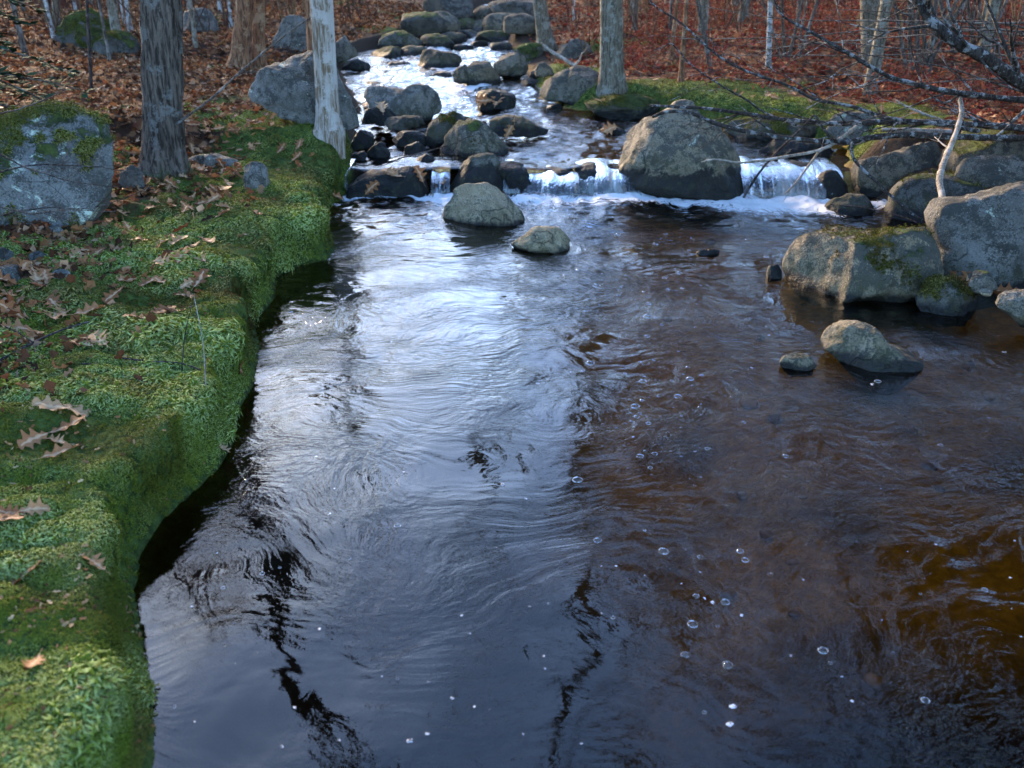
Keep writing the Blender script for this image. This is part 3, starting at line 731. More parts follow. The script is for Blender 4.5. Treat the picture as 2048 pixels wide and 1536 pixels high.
def grid_mesh(name, X, Y, Z):
    a, b = X.shape; i = np.arange(a * b).reshape(a, b)
    F = np.stack([i[:-1, :-1], i[:-1, 1:], i[1:, 1:], i[1:, :-1]], -1).reshape(-1, 4)
    return mesh_np(name, np.stack([X, Y, Z], -1).reshape(-1, 3), F)
wme = grid_mesh('water', PXg, PYg, PZ)
attr(wme, 'foam', fo.ravel())
attr(wme, 'rough', (np.interp(PYg, [1, 2.2, 3.2, 4.5, 6.5, 8.2], [.20, .26, .46, .85, 1.35, 2.0]) + .95 * sm(PXg + .3 * fbm(p2(PXg, PYg, .9), 2, 64), .15, .9) * sm(PYg, 5.5, 3)).ravel())
tag(obj('water', wme, M_WATER), kind='structure')
ux = np.arange(-3.0, 4.2, .035); uy = axis([(8.40, 12, .03, .05), (12, 30, .06, .25)])
UX, UY = np.meshgrid(ux, uy)
UZ = W(UY) + .020 * fbm(p2(UX, UY * .8, 3.0), 3, 71) + .014 * fbm(p2(UX, UY, 9), 2, 72) * sm(UY, 8.5, 9.5)
n_ = fbm(p2(UX, UY * .45, 1.5), 4, 73)
UFo = .20 + .30 * n_ * sm(UY, 8.6, 9.8) + .14 * sm(UY, 9.8, 12)
ume = grid_mesh('water', UX, UY, UZ)
attr(ume, 'foam', UFo.ravel()); attr(ume, 'rough', np.interp(UY, [8.4, 9.2, 10, 14], [.8, 1.3, 1.9, 2.4]).ravel())
tag(obj('water', ume, M_WATER), kind='structure')
def fall(x0, x1, seed, foam=.0, drop=None, ybase=8.12, lip=8.75):
    cs = np.linspace(x0, x1, max(8, int((x1 - x0) / .012)))
    ts = np.linspace(0, 1, 34)
    X, T = np.meshgrid(cs, ts)
    u = (X - x0) / (x1 - x0)
    z0 = .215 + .03 * fbm(p2(X, 0 * X, 5.0), 2, seed)
    # rounds over the lip and then drops
    bul = .10 * np.clip(fbm(p2(X, 0 * X, 2.0), 2, seed + 2), -.6, 1)
    yb = ybase + .06 - bul * .9
    yy = lip - (lip - yb) * np.sin(T * math.pi / 2) ** 1.1
    zz = z0 + .02 * (1 - T) - (z0 + .06) * np.clip((T - .25) / .75, 0, 1) ** (1.9 + bul * 4)
    amp = .022 * sm(T, .2, .8)
    yy = yy - amp * (fbm(p2(X, T * .06, 26.0), 3, seed + 4)) - .02 * np.sin(u * 3.1) * 0
    yy = yy - .05 * sm(T, .3, 1) * fbm(p2(X, 0 * X, 2.5), 2, seed + 8)
    me = grid_mesh('waterfall', X, yy, zz)
    attr(me, 'fuv', np.stack([X.ravel() * 6, T.ravel() * 1.8, np.zeros(X.size)], -1))
    f = foam + .14 * sm(T, .3, .95) + .34 * fbm(p2(X, 0 * X, 4.0), 2, seed + 6) * sm(T, .15, .5) - .25 * (1 - sm(T, .05, .45)) + .3 * sm(T, .86, 1)
    attr(me, 'foam', f.ravel())
    return tag(obj('waterfall', me, M_FALL), kind='structure')
fall(-.16, .62, 3, -.10)
fall(.58, 1.34, 5, .02, ybase=8.06)
fall(2.12, 3.05, 14, -.02, ybase=8.05)
fall(-.75, -.58, 25, -.08)
fall(-1.70, -1.52, 36, -.06)

# ------------------------------------------------------------------ trees
def grow(mb, rg, p, d, length, r, lev, sides=(6, 5, 4, 3), kids=(5, 4, 3, 0), up=.10, wob=.16, spread=(.45, 1.05)):
    n = [7, 6, 5, 4][min(lev, 3)]
    pts = [np.array(p, float)]; d = np.array(d, float); d /= np.linalg.norm(d)
    dirs = [d]
    for i in range(n - 1):
        d = d + rg.normal(size=3) * wob + np.array([0, 0, up]); d /= np.linalg.norm(d)
        pts.append(pts[-1] + d * length / (n - 1)); dirs.append(d)
    rad = np.linspace(r, r * .28, n)
    V, F = tube(np.array(pts), rad, sides[min(lev, 3)]); mb.add(V, F)
    if lev >= 3 or kids[lev] == 0: return
    for k in range(kids[lev]):
        t = rg.uniform(.25, .97); i = min(int(t * (n - 1)), n - 2); u = t * (n - 1) - i
        q = pts[i] * (1 - u) + pts[i + 1] * u
        ax = rg.normal(size=3); ax -= dirs[i] * (ax @ dirs[i]); ax /= np.linalg.norm(ax) + 1e-9
        a = rg.uniform(*spread)
        grow(mb, rg, q, dirs[i] * math.cos(a) + ax * math.sin(a), length * rg.uniform(.38, .62), rad[i] * .55, lev + 1, sides, kids, up, wob, spread)
def crown_mesh(seed, H, r, nl=9, low=.35, kids=(4, 3, 2, 0)):
    """bare limbs and twigs of a leafless tree of height H, around the z axis from the foot up"""
    rg = np.random.RandomState(seed); mb = MB()
    for k in range(nl):
        h = H * rg.uniform(low, .98); a = rg.uniform(0, 6.28); el = rg.uniform(.35, 1.0)
        L = (H - h) * .35 + H * rg.uniform(.12, .22)
        grow(mb, rg, (0, 0, h), (math.cos(a) * math.cos(el), math.sin(a) * math.cos(el), math.sin(el)), L, r * (1.05 - h / H) * .75 + .008, 0, kids=kids)
    return mb.mesh('crown')
CROWNS = {}
def crown(kind, H):
    if kind not in CROWNS:
        CROWNS[kind] = crown_mesh(100 + kind, 10.0, .14, nl=[8, 9, 7, 9][kind % 4], low=[.40, .35, .5, .4][kind % 4])
    return CROWNS[kind]
def trunk_mesh(H, r0, r1, lean=(0, 0), bend=0.0, sides=20, rows=26, seed=0, flare=.45, ridge=.0, bases=None):
    t = np.linspace(0, 1, rows) ** 1.4
    path = np.stack([lean[0] * t * H + bend * np.sin(t * 3.14) * H, lean[1] * t * H, -.25 + t * (H + .25)], -1)
    z = path[:, 2]
    rad = r0 + (r1 - r0) * np.clip(z / H, 0, 1)
    rad = rad * (1 + flare * np.exp(-np.maximum(z, 0) / (r0 * 1.3)))
    def rf(tt, aa):
        q = np.stack([np.cos(aa) * 2.2, np.sin(aa) * 2.2, tt * H * .5 + seed], -1)
        o = 1 + .10 * fbm(q, 2, seed)
        zz = np.interp(tt, np.linspace(0, 1, rows), z)
        lobes = (.5 + .5 * np.cos(aa * 4 + seed + 1.3 * np.sin(aa))) * .55 * flare * np.exp(-np.maximum(zz, 0) / (r0 * 1.0))
        o = o + lobes
        if ridge:
            q2 = np.stack([np.cos(aa) * 8, np.sin(aa) * 8, zz * 2.6], -1)
            o = o + ridge * (np.abs(fbm(q2, 3, seed + 3)) - .35)
        return o
    V, F = tube(path, rad, sides, rf)
    return mesh_np('trunk', *(lambda v, f: (v, f))(V, F)), path
TREES = []
def tree(label, px, py, wpx, H=11, top=None, mat=None, kind=None, name='tree', group=None, cat='tree', lean=None, leany=0.0, bend=0.0, sides=16, rows=26, flare=.4, ridge=.04, Y=None, seed=1, cs=1.0, r1=None, xy=None):
    """a tree whose foot stands at the layout point; wpx is the trunk's width there"""
    if xy is None:
        if Y is None:
            g = G(px, py, rocks=False, water=False)[0]
        else:
            q = onY(px, py, Y); g = Vector((q[0], Y, zat(q[0], Y)[0]))
    else:
        g = Vector((xy[0], xy[1], zat(*xy)[0]))
    dist = math.hypot(g.y, CAMZ - g.z)
    r0 = wpx / FPX * dist / 2
    if lean is None:
        # lean so that the trunk passes the given top point
        if top is not None:
            d0 = ray(top[0], top[1]); 
            t = g.y / d0[1]; xt = d0[0] * t; zt = CAMZ + d0[2] * t
            lean = (xt - g.x) / max(zt - g.z, .3)
        else: lean = 0.0
    root = empty(name, g)
    rr1 = r0 * (.35 if r1 is None else r1)
    me, path = trunk_mesh(H, r0, rr1, (lean, leany), bend, sides, rows, seed, flare, ridge)
    obj('trunk', me, mat or M_GREY, root)
    if kind is not None:
        c = obj('crown', crown(kind, H), None, root)
        if not c.data.materials: c.data.materials.append(M_DARKB)
        s = H / 10.0 * cs
        sh = Matrix(((s, 0, lean * 1.0 * s, 0), (0, s, leany * s, 0), (0, 0, s, 0), (0, 0, 0, 1)))
        c.matrix_local = Matrix.Rotation(0, 4, 'Z')
        rz = (seed * 1.7) % 6.28
        c.rotation_euler = (-leany, math.atan(lean), rz) if False else (0, 0, rz)
        c.scale = (s, s, H / 10.0)
        c.location = (lean * H * .55, leany * H * .55, 0)
    tag(root, label, cat, group)
    TREES.append((g.x, g.y, r0))
    return root
t_oak = tree('thick furrowed grey brown tree growing from the mossy left bank', 318, 352, 68, H=11, top=(312, 0), mat=M_OAK, kind=0, sides=72, rows=110, flare=.5, ridge=.16, seed=3, r1=.85)
t_sn = tree('bare silvery dead trunk without bark at the stream edge', 656, 262, 42, H=4.7, top=(641, 0), mat=M_SNAG, sides=40, rows=60, flare=.26, ridge=.05, seed=5, r1=.8, name='dead_trunk', cat='dead tree')
tree('rotting reddish brown trunk close behind the silvery dead trunk', 633, 238, 26, H=4.1, top=(622, 0), mat=M_SNAGB, sides=32, rows=50, flare=.3, ridge=.16, seed=7, r1=.7, name='dead_trunk', cat='dead tree')
tree('broken pale trunk with brown rotten foot above the left bank', 470, 140, 34, H=3.6, top=(484, 0), mat=M_SNAGB, sides=32, rows=50, flare=.5, ridge=.14, seed=9, r1=.75, name='dead_trunk', cat='dead tree')
tree('shredded brown dead stub beside the broken pale trunk', 512, 132, 24, H=2.6, top=(515, 0), mat=M_SNAGB, sides=28, rows=40, flare=.4, ridge=.2, seed=11, r1=.7, name='dead_trunk', cat='dead tree')
tree('straight grey tree behind the large grey boulder on the right bank', 1226, 180, 42, H=11, top=(1225, 0), mat=M_GREY, kind=1, sides=40, rows=60, flare=.25, ridge=.06, seed=13, r1=.55)
tree('grey tree leaning left at the green mossy boulder', 1098, 96, 26, H=10, top=(1084, 0), mat=M_GREY, kind=2, sides=28, rows=40, flare=.45, ridge=.06, seed=15, r1=.5)
tree('stout grey tree in the red undergrowth of the right slope', 1748, 133, 24, H=12, top=(1742, 0), mat=M_GREY, kind=3, seed=17, r1=.6, flare=.3)
tree('slim pale birch with white lichen spots in the red leaves', 1540, 136, 10, H=8, top=(1544, 0), mat=M_PALE, kind=2, seed=19, r1=.5, flare=.2, ridge=.02)
tree('short broken brown stem standing behind the right moss bank', 1361, 166, 11, H=1.15, mat=M_SNAGB, seed=21, r1=.6, flare=.4, ridge=.15, name='dead_trunk', cat='dead tree')
tree('peeling broken stub next to the short broken brown stem', 1342, 118, 9, H=1.0, top=(1352, 20), mat=M_SNAGB, seed=23, r1=.7, flare=.3, ridge=.15, name='dead_trunk', cat='dead tree')
tree('thin dark sapling leaning left on the right slope', 1434, 146, 9, H=6, top=(1405, 0), mat=M_DARKB, kind=0, seed=25, r1=.4, flare=.2)
tree('grey tree trunk far up the right slope', 1515, 46, 20, H=13, top=(1512, 0), mat=M_GREY, kind=1, seed=27, r1=.6, Y=20)
tree('slender grey trunk on the left slope beside the green mossy boulder', 108, 62, 13, H=10, top=(106, 0), mat=M_GREY, kind=3, seed=29, r1=.5)
tree('thin nearly black sapling above the huge left boulder', 176, 182, 6, H=5, top=(166, 0), mat=M_BLACK, kind=2, seed=31, r1=.35, flare=.1, bend=.004)
# multi stem shrub clumps on the right slope
def clump(label, px, py, n, seed, spreadx, H=4.5):
    rg = np.random.RandomState(seed); g = G(px, py, rocks=False, water=False)[0]
    root = empty('shrub_clump', g); tag(root, label, 'shrub', None)
    for k in range(n):
        mb = MB(); a = rg.uniform(-1, 1)
        d = np.array([a * spreadx - .1, rg.uniform(-.3, .3), 1.0])
        grow(mb, rg, (rg.normal() * .12, rg.normal() * .12, -.1), d, H * rg.uniform(.6, 1.1), rg.uniform(.016, .034), 0, kids=(4, 3, 0, 0), up=.06, wob=.06, spread=(.3, .7))
        obj('stem', mb.mesh('stem'), M_DARKB, root)
clump('many stemmed bare shrub fanning out by the stout grey tree', 1842, 152, 10, 3, .55)
clump('bare shrub of thin stems at the far end of the red slope', 1960, 120, 8, 5, .4)
clump('spindly bare shrub beside the slim pale birch', 1600, 120, 5, 8, .35, 3.5)
# forest behind: each sapling and tree stands on its own
rg = np.random.RandomState(12)
def forest_spot(x, y):
    return all((x - a) ** 2 + (y - b) ** 2 > .35 for a, b, _ in TREES)
proto = {}
def forest_tree(x, y, r, H, mat, kind, name, label, group, cat='tree'):
    key = (mat.name, kind, name)
    g = Vector((x, y, zat(x, y)[0]))
    root = empty(name, g)
    if key not in proto:
        me, _ = trunk_mesh(10.0, .12, .035, (rg.normal() * .015, rg.normal() * .015), rg.normal() * .008, 9, 14, len(proto) + 40, .3, .05)
        proto[key] = me; me.materials.append(mat)
    t = obj('trunk', proto[key], None, root)
    t.scale = (r / .12, r / .12, H / 10)
    c = obj('crown', crown(kind, H), None, root)
    if not c.data.materials: c.data.materials.append(M_DARKB)
    s = H / 10
    c.scale = (s * .85, s * .85, s); c.rotation_euler = (0, 0, rg.uniform(0, 6.28)); t.rotation_euler = (0, 0, rg.uniform(0, 6.28))
    tag(root, label, cat, group); TREES.append((x, y, r))
KINDS = [('slope to the left of the stream', -1), ('red slope to the right of the stream', 1)]
cnt = 0
for k in range(700):
    y = 11 + 34 * rg.uniform() ** 1.2; x = rg.uniform(-.62, .62) * y
    d = sd1(x, y)
    if d < 1.3: continue
    # the air above the stream is open
    if abs(x / y + .065) < .10 and y < 30: continue
    if abs(x / y + .065) < .07: continue
    if not forest_spot(x, y): continue
    big = rg.uniform() < .17
    if abs(math.degrees(math.atan2(x - .5, y - 5)) + 30) < 20: big = False   # tall trees left out on the sunward side to let the sun in
    left = x < -.065 * y
    wh = 'leafy left slope' if left else 'red right slope'
    if big:
        forest_tree(x, y, rg.uniform(.06, .12), rg.uniform(9, 14), M_GREY, rg.randint(4), 'tree', f'grey bare tree standing back in the woods on the {wh}', f'bare trees back on the {wh}')
    else:
        mt = [M_DARKB, M_PALE, M_GREY][rg.randint(3)]
        forest_tree(x, y, rg.uniform(.015, .045), rg.uniform(3.5, 7), mt, rg.randint(4), 'sapling', {'dark_sapling_bark': 'thin dark bare sapling', 'pale_lichened_bark': 'thin pale lichened sapling', 'grey_bark': 'thin grey bare sapling'}[mt.name] + f' in the leaves of the {wh}', f'{mt.name.split("_")[0]} saplings on the {wh}', 'sapling')
    cnt += 1
    if cnt > 165: break
# a few trees beside the viewer, mirrored in the pool
for k, (x, y, r, H, kd) in enumerate([(5.0, 5.6, .13, 9, 1), (5.2, 3.6, .16, 10, 3), (6.6, 8.4, .12, 9, 0), (7.0, 6.6, .15, 12, 2), (8.2, 9.6, .14, 11, 1), (7.9, 11.6, .12, 10, 3), (-6.2, 7.6, .12, 11, 1)]):
    forest_tree(x, y, r, H, M_GREY, kd, 'tree', ['grey bare tree on the right bank behind the massive boulder', 'grey bare tree on the right bank', 'grey bare tree above the fallen branches', 'tall bare tree back from the right shore', 'bare tree behind the right moss bank', 'bare tree in the red leaves behind the moss bank', 'bare tree on the slope behind the huge left boulder'][k], None)
def leaf_cards(rg, pts, size, pal, flat=.5):
    """small folded leaves (2 triangles each side of the midrib) at the points"""
    n = len(pts); pal = np.array(pal)
    a = rg.normal(size=(n, 3)); a[:, 2] *= flat; a /= np.linalg.norm(a, axis=1, keepdims=True)
    b = rg.normal(size=(n, 3)); b[:, 2] *= flat; b -= a * (a * b).sum(1)[:, None]; b /= np.linalg.norm(b, axis=1, keepdims=True)
    c = np.cross(a, b); s = size * rg.uniform(.6, 1.3, size=(n, 1))
    V = np.stack([pts - a * s * .5, pts + b * s * .28 + c * s * .1, pts + a * s * .5, pts - b * s * .28 + c * s * .1], 1)
    F = np.arange(n * 4).reshape(n, 4)
    T = np.concatenate([F[:, [0, 1, 2]], F[:, [0, 2, 3]]])
    col = pal[rg.randint(len(pal), size=n)] * rg.uniform(.6, 1.25, size=(n, 1))
    return V.reshape(-1, 3), T, np.repeat(col, 4, 0)
BROWN = [(.16, .07, .03), (.22, .10, .045), (.28, .15, .08), (.12, .045, .02), (.33, .20, .12)]
GOLD = [(.30, .15, .04), (.24, .11, .03), (.36, .2, .07)]
def leafy_crown(root, H, rx, seed, pal, n=1500, size=.11, lo=.2):
    rg2 = np.random.RandomState(seed)
    ctr = rg2.normal(size=(26, 3)); ctr /= np.linalg.norm(ctr, axis=1, keepdims=True)
    ctr = ctr * rg2.uniform(.4, 1, size=(26, 1)) * np.array([rx, rx, H * (1 - lo) / 2]) + np.array([0, 0, H * (lo + (1 - lo) / 2)])
    pts = ctr[rg2.randint(26, size=n)] + rg2.normal(size=(n, 3)) * rx * .22
    V, T, c = leaf_cards(rg2, pts, size, pal, .7)
    me = mesh_np('foliage', V, T, False); attr(me, 'col', c); me.materials.append(M_LITTER)
    obj('foliage', me, None, root)
for k, (x, y, H, rx, lb) in enumerate([(2.9, 14.5, 9, 1.5, 'young beech holding its brown leaves behind the straight grey tree'), (4.9, 13.0, 9.5, 1.9, 'young beech holding its brown leaves on the red slope'), (7.2, 11.0, 8, 1.8, 'broad young beech with brown leaves back on the right slope'), (4.3, 18.5, 9, 1.8, 'tall young beech with brown leaves deep in the right woods'), (-5.6, 13.5, 8, 1.6, 'young beech with brown leaves deep in the left woods'), (1.2, 27, 8, 2.0, 'golden leaved beech at the far bend of the stream'), (-3.5, 27, 8, 2.0, 'golden leaved beech left of the far bend of the stream'), (6.5, 6.2, 9, 1.9, 'brown leaved beech behind the right shore boulders'), (6.1, 12.2, 10, 2.0, 'tall brown leaved beech behind the many stemmed shrub'), (3.9, 16.2, 10, 1.9, 'tall brown leaved beech behind the slim pale birch'), (2.4, 19.0, 9, 1.6, 'brown leaved beech far behind the straight grey tree'), (4.2, 10.9, 10, 1.9, 'tall brown leaved beech just behind the right moss bank'), (3.5, 21.5, 12, 2.2, 'tallest brown leaved beech far back in the right woods')]):
    forest_tree(x, y, .07, H, M_GREY, k % 4, 'beech_tree', lb, 'young beeches still holding leaves')
    root = [o for o in COL.objects if o.get('label') == lb][0]
    leafy_crown(root, H, rx, 60 + k, GOLD if y > 25 else BROWN, n=2300, lo=.14 if y > 25 else .27)
# evergreens: dark hemlocks
def conifer(label, x, y, H, rx, seed, group=None, lo=.12, nb=60, needle=.05, per=70, name='hemlock_tree'):
    rg2 = np.random.RandomState(seed); z0 = zat(x, y)[0]
    root = empty(name, (x, y, z0)); tag(root, label, 'evergreen', group)
    me, _ = trunk_mesh(H, .02 * H / 2 + .03, .012, (0, 0), 0, 9, 14, seed, .25, .05); obj('trunk', me, M_DARKB, root)
    mb = MB(); PT = []; DR = []
    for k in range(nb):
        h = lo + (1 - lo) * rg2.uniform() ** .85; L = rx * (1.05 - h) * rg2.uniform(.75, 1.15) + .08; a = rg2.uniform(0, 6.28)
        p0 = np.array([0, 0, h * H]); d = np.array([math.cos(a), math.sin(a), rg2.uniform(-.25, .12)])
        path = np.array([p0 + d * L * t + np.array([0, 0, -.16 * L * t * t]) for t in np.linspace(0, 1, 5)])
        V, F = tube(path, np.linspace(.014, .003, 5), 3); mb.add(V, F)
        t = rg2.uniform(.12, 1, per); i = np.minimum((t * 4).astype(int), 3); u = (t * 4 - i)[:, None]
        q = path[i] * (1 - u) + path[i + 1] * u
        sidev = np.array([-math.sin(a), math.cos(a), 0]); off = rg2.uniform(-1, 1, (per, 1)) * L * .32 * (1.1 - t[:, None])
        PT.append(q + sidev * off + np.array([0, 0, -.06]) * np.abs(off)); DR.append(np.repeat(d[None], per, 0) * .6 + sidev * np.sign(off))
    obj('branches', mb.mesh('branches'), M_DARKB, root)
    P = np.concatenate(PT); D = np.concatenate(DR); D = D + rg2.normal(size=D.shape) * .25; D /= np.linalg.norm(D, axis=1, keepdims=True)
    n = len(P); up = np.array([0, 0, 1.0]) + rg2.normal(size=(n, 3)) * .25; s = np.cross(D, up); s /= np.linalg.norm(s, axis=1, keepdims=True)
    ln = needle * rg2.uniform(1.2, 2.4, (n, 1)); wd = ln * .22
    V = np.stack([P, P + D * ln * .5 + s * wd, P + D * ln, P + D * ln * .5 - s * wd], 1).reshape(-1, 3)
    F = np.arange(n * 4).reshape(n, 4)
    me = mesh_np('foliage', V, F, False)
    c = np.array([(.012, .030, .016), (.018, .042, .022), (.010, .022, .012), (.03, .055, .025)])[rg2.randint(4, size=n)]
    attr(me, 'col', np.repeat(c, 4, 0)); obj('foliage', me, M_NEEDLE, root)
conifer('small dark green fir reaching over the slope at the far left', -4.15, 6.6, 3.2, 1.25, 4, lo=.10, nb=70, per=130, needle=.045)
conifer('dark hemlock on the right shore beyond the brown beech', 5.6, 5.2, 10, 2.4, 6, lo=.26, nb=150, per=110, needle=.10)
conifer('unseen dark hemlock added left of view to shade the near moss', -5.0, 4.6, 8, 2.2, 10, lo=.28, nb=120, per=100, needle=.10)  # added out of view so its shadow falls on the near left moss
conifer('tall dark hemlock back on the right slope', 6.6, 9.4, 12, 2.6, 7, lo=.27, nb=150, per=110, needle=.12)
conifer('slim dark hemlock behind the grey boulder of the right bank', 5.3, 7.3, 9, 1.9, 8, lo=.3, nb=120, per=100, needle=.10)
conifer('dark hemlock on the right bank beside the pool', 4.5, 2.2, 9, 2.1, 9, lo=.10, nb=110, per=90, needle=.10)
for k, (x, y) in enumerate([(3.2, 33), (-7.5, 34), (9, 30), (-12, 28), (14, 34)]):
    conifer(['green pine beyond the far bend of the stream', 'green pine far back in the left woods', 'green pine far back in the right woods', 'green pine deep behind the left slope', 'green pine deep behind the right slope'][k], x, y, 7, 2.2, 20 + k, 'pines far back in the woods', nb=70, per=60, needle=.14, name='pine_tree')
# far wood: reads as one mass
mb = MB(); rg2 = np.random.RandomState(77)
for k in range(340):
    y = rg2.uniform(36, 75); x = rg2.uniform(-.75, .75) * y
    z = tz1(x, y); H = rg2.uniform(5, 13); r = rg2.uniform(.05, .16)
    gap = math.exp(-((x / y + .06) / .10) ** 2)
    H *= 1 - .5 * gap
    c = np.array([(.07, .056, .044), (.10, .08, .058), (.04, .032, .028), (.15, .09, .042)][rg2.randint(4)])
    ph = np.array([[x, y, z - .3], [x + rg2.normal() * .2, y, z + H * .5], [x + rg2.normal() * .4, y, z + H]])
    V, F = tube(ph, [r, r * .7, r * .2], 4); mb.add(V, F, np.repeat(c[None], len(V), 0))
    for j in range(9):
        t = rg2.uniform(.25, 1); b = ph[1] * (1 - abs(t * 2 - 1)) + (ph[2] if t > .5 else ph[0]) * abs(t * 2 - 1)
        a = rg2.uniform(0, 6.28); L = H * rg2.uniform(.12, .28)
        e = b + np.array([math.cos(a) * L * .7, math.sin(a) * L * .7, L * .8]); m_ = (b + e) / 2 + rg2.normal(size=3) * .12 * L
        V, F = tube(np.array([b, m_, e]), [r * .35, r * .22, .01], 3); mb.add(V, F, np.repeat(c[None] * .8, len(V), 0))
        for q in range(3):
            e2 = m_ + rg2.normal(size=3) * L * .5 + np.array([0, 0, L * .35]); V, F = tube(np.array([m_, e2]), [r * .15, .008], 3); mb.add(V, F, np.repeat(c[None] * .8, len(V), 0))
fw = obj('far_wood', mb.mesh('far_wood'), M_TWIGS); tag(fw, 'leafless woodland of grey stems far behind the stream', 'woodland', kind='stuff')
# brushy undergrowth between the trees, also one mass
mb = MB(); rg2 = np.random.RandomState(78)
nb = 0
while nb < 1500:
    y = 14 + 34 * rg2.uniform(); x = rg2.uniform(-.62, .62) * y
    if sd1(x, y) < .9: continue
    nb += 1
    z = tz1(x, y); H = rg2.uniform(.5, 1.7)
    c = np.array([(.07, .045, .03), (.06, .033, .023), (.12, .08, .042), (.08, .032, .024)][rg2.randint(4)])
    for j in range(3):
        e = np.array([x, y, z]) + np.array([rg2.normal() * .3, rg2.normal() * .2, H * rg2.uniform(.6, 1)])
        V, F = tube(np.array([[x, y, z - .1], (np.array([x, y, z]) + e) / 2 + rg2.normal(size=3) * .08, e]), [.012, .009, .003], 3); mb.add(V, F, np.repeat(c[None], len(V), 0))
br = obj('undergrowth', mb.mesh('undergrowth'), M_TWIGS); tag(br, 'thin leafless brush filling the far forest floor', 'brush', kind='stuff')

# ------------------------------------------------------------------ fallen and overhanging branches
def spray(mb, rg, path, rad, n, L, kids=(3, 2, 0, 0), up=.0, spread=(.4, 1.0), each=None):
    T = np.gradient(path, axis=0); T /= np.linalg.norm(T, axis=1, keepdims=True)
    for k in range(n):
        i = rg.randint(int(len(path) * .15), len(path) - 1)
        ax = rg.normal(size=3); ax -= T[i] * (ax @ T[i]); ax /= np.linalg.norm(ax)
        a = rg.uniform(*spread)
        if each: mb = MB()
        grow(mb, rg, path[i], T[i] * math.cos(a) + ax * math.sin(a), L * rg.uniform(.5, 1.2), rad[i] * .4, 1, kids=kids, up=up, wob=.14)
        if each: each(mb)
def branch(label, pts, r0, r1, mat, name='fallen_branch', cat='branch', sprays=0, L=.5, seed=1, group=None, parts=(), sides=8):
    """pts: (layout x, layout y, distance Y); runs from the thick end to the tip"""
    P = smooth_path([onY(*p) for p in pts], 8 * len(pts))
    rg2 = np.random.RandomState(seed)
    P = P + np.cumsum(rg2.normal(size=P.shape), 0) * .0012
    rad = np.linspace(r0, r1, len(P)) * (1 + .12 * vn(np.stack([np.arange(len(P)) * .7, 0 * P[:, 0], 0 * P[:, 0]], -1), seed))
    root = empty(name, P[0]); o_ = P[0]
    mb = MB(); V, F = tube(P - o_, rad, sides); mb.add(V, F)
    obj('stem', mb.mesh('stem'), mat, root)
    if sprays:
        spray(None, rg2, P - o_, rad, sprays, L, each=lambda q: obj('side_twig', q.mesh('side_twig'), mat, root))
    for q in parts:
        pts2, a, b = q
        P2 = smooth_path([onY(*p) for p in pts2], 6 * len(pts2)); V, F = tube(P2 - o_, np.linspace(a, b, len(P2)), 7)
        mb = MB(); mb.add(V, F)
        spray(mb, rg2, P2 - o_, np.linspace(a, b, len(P2)), 2, L * .5)
        obj('side_branch', mb.mesh('side_branch'), mat, root)
    tag(root, label, cat, group)
    return root
branch('heavy dark limb rising to the left out of the right edge', [(2330,330,6.3),(2160,235,6.2),(2048,166,6.1),(1966,112,6.0),(1920,91,6.0),(1862,41,6.0),(1838,8,6.0),(1800,-90,6.0)], .058, .018, M_STICK, 'overhanging_limb', sprays=14, L=.8, seed=2, parts=[([(1925,94,6.0),(1918,60,5.95),(1900,25,5.95),(1888,-40,5.9)], .014, .006), ([(1945,100,6.0),(1990,150,5.9),(2030,180,5.9)], .008, .003)])
branch('long thin drooping limb below the heavy dark limb', [(2330,260,6.6),(2180,215,6.6),(2048,200,6.6),(1925,186,6.6),(1846,170,6.7),(1780,153,6.7),(1726,124,6.7),(1676,95,6.7),(1614,60,6.8),(1560,29,6.8),(1544,-10,6.8)], .026, .006, M_STICK, 'overhanging_limb', sprays=22, L=.7, seed=3, parts=[([(1925,186,6.6),(1890,205,6.6),(1860,190,6.6)], .009, .004)])
branch('slim dark limb sweeping up to the left past the slim birch', [(1960,262,7.7),(1860,245,7.7),(1780,236,7.7),(1697,211,7.7),(1626,197,7.7),(1573,170,7.7),(1490,141,7.8),(1432,108,7.8),(1366,50,7.9),(1308,12,7.9),(1290,-20,8)], .018, .005, M_STICK, 'overhanging_limb', sprays=18, L=.8, seed=4)
branch('thin pale twig arching above the domed boulder', [(1620,262,8.0),(1535,228,8.0),(1490,199,8.0),(1432,166,8.0),(1378,128,8.0),(1345,91,8.0),(1325,95,8.0),(1300,105,8.0)], .010, .003, M_STICK, sprays=10, L=.5, seed=5)
branch('upper long speckled branch lying across the stones of the right bank', [(2260,275,7.9),(2048,258,7.9),(1904,248,7.9),(1780,245,7.9),(1676,248,7.9),(1573,240,7.9),(1490,228,7.9),(1407,217,7.9),(1299,211,7.9)], .032, .011, M_STICK, sprays=11, L=.6, seed=6)
branch('lower long speckled branch lying across the stones of the right bank', [(2260,282,7.75),(2048,277,7.75),(1925,275,7.75),(1821,271,7.75),(1738,277,7.75),(1697,286,7.75),(1614,282,7.75),(1523,271,7.75),(1432,248,7.75),(1382,227,7.75),(1337,224,7.75),(1304,234,7.75)], .032, .012, M_STICK, sprays=3, L=.5, seed=7)
branch('bleached forked dead branch hanging over the smaller waterfall', [(1713,253,7.8),(1676,282,7.75),(1635,302,7.7),(1552,319,7.65),(1486,327,7.6),(1436,319,7.6),(1407,323,7.6)], .018, .006, M_DEADW, sprays=0, seed=8, parts=[([(1640,300,7.7),(1593,364,7.8),(1570,388,7.9)], .011, .006)])
branch('dark stick standing in the foam and leaning to the right', [(1486,397,7.98),(1527,335,7.9),(1573,286,7.85),(1630,228,7.8)], .013, .009, M_BLACK, seed=9)
branch('short dark prop between the speckled branches', [(1630,230,7.8),(1650,262,7.75),(1668,282,7.72),(1700,290,7.7)], .012, .01, M_STICK, seed=10)
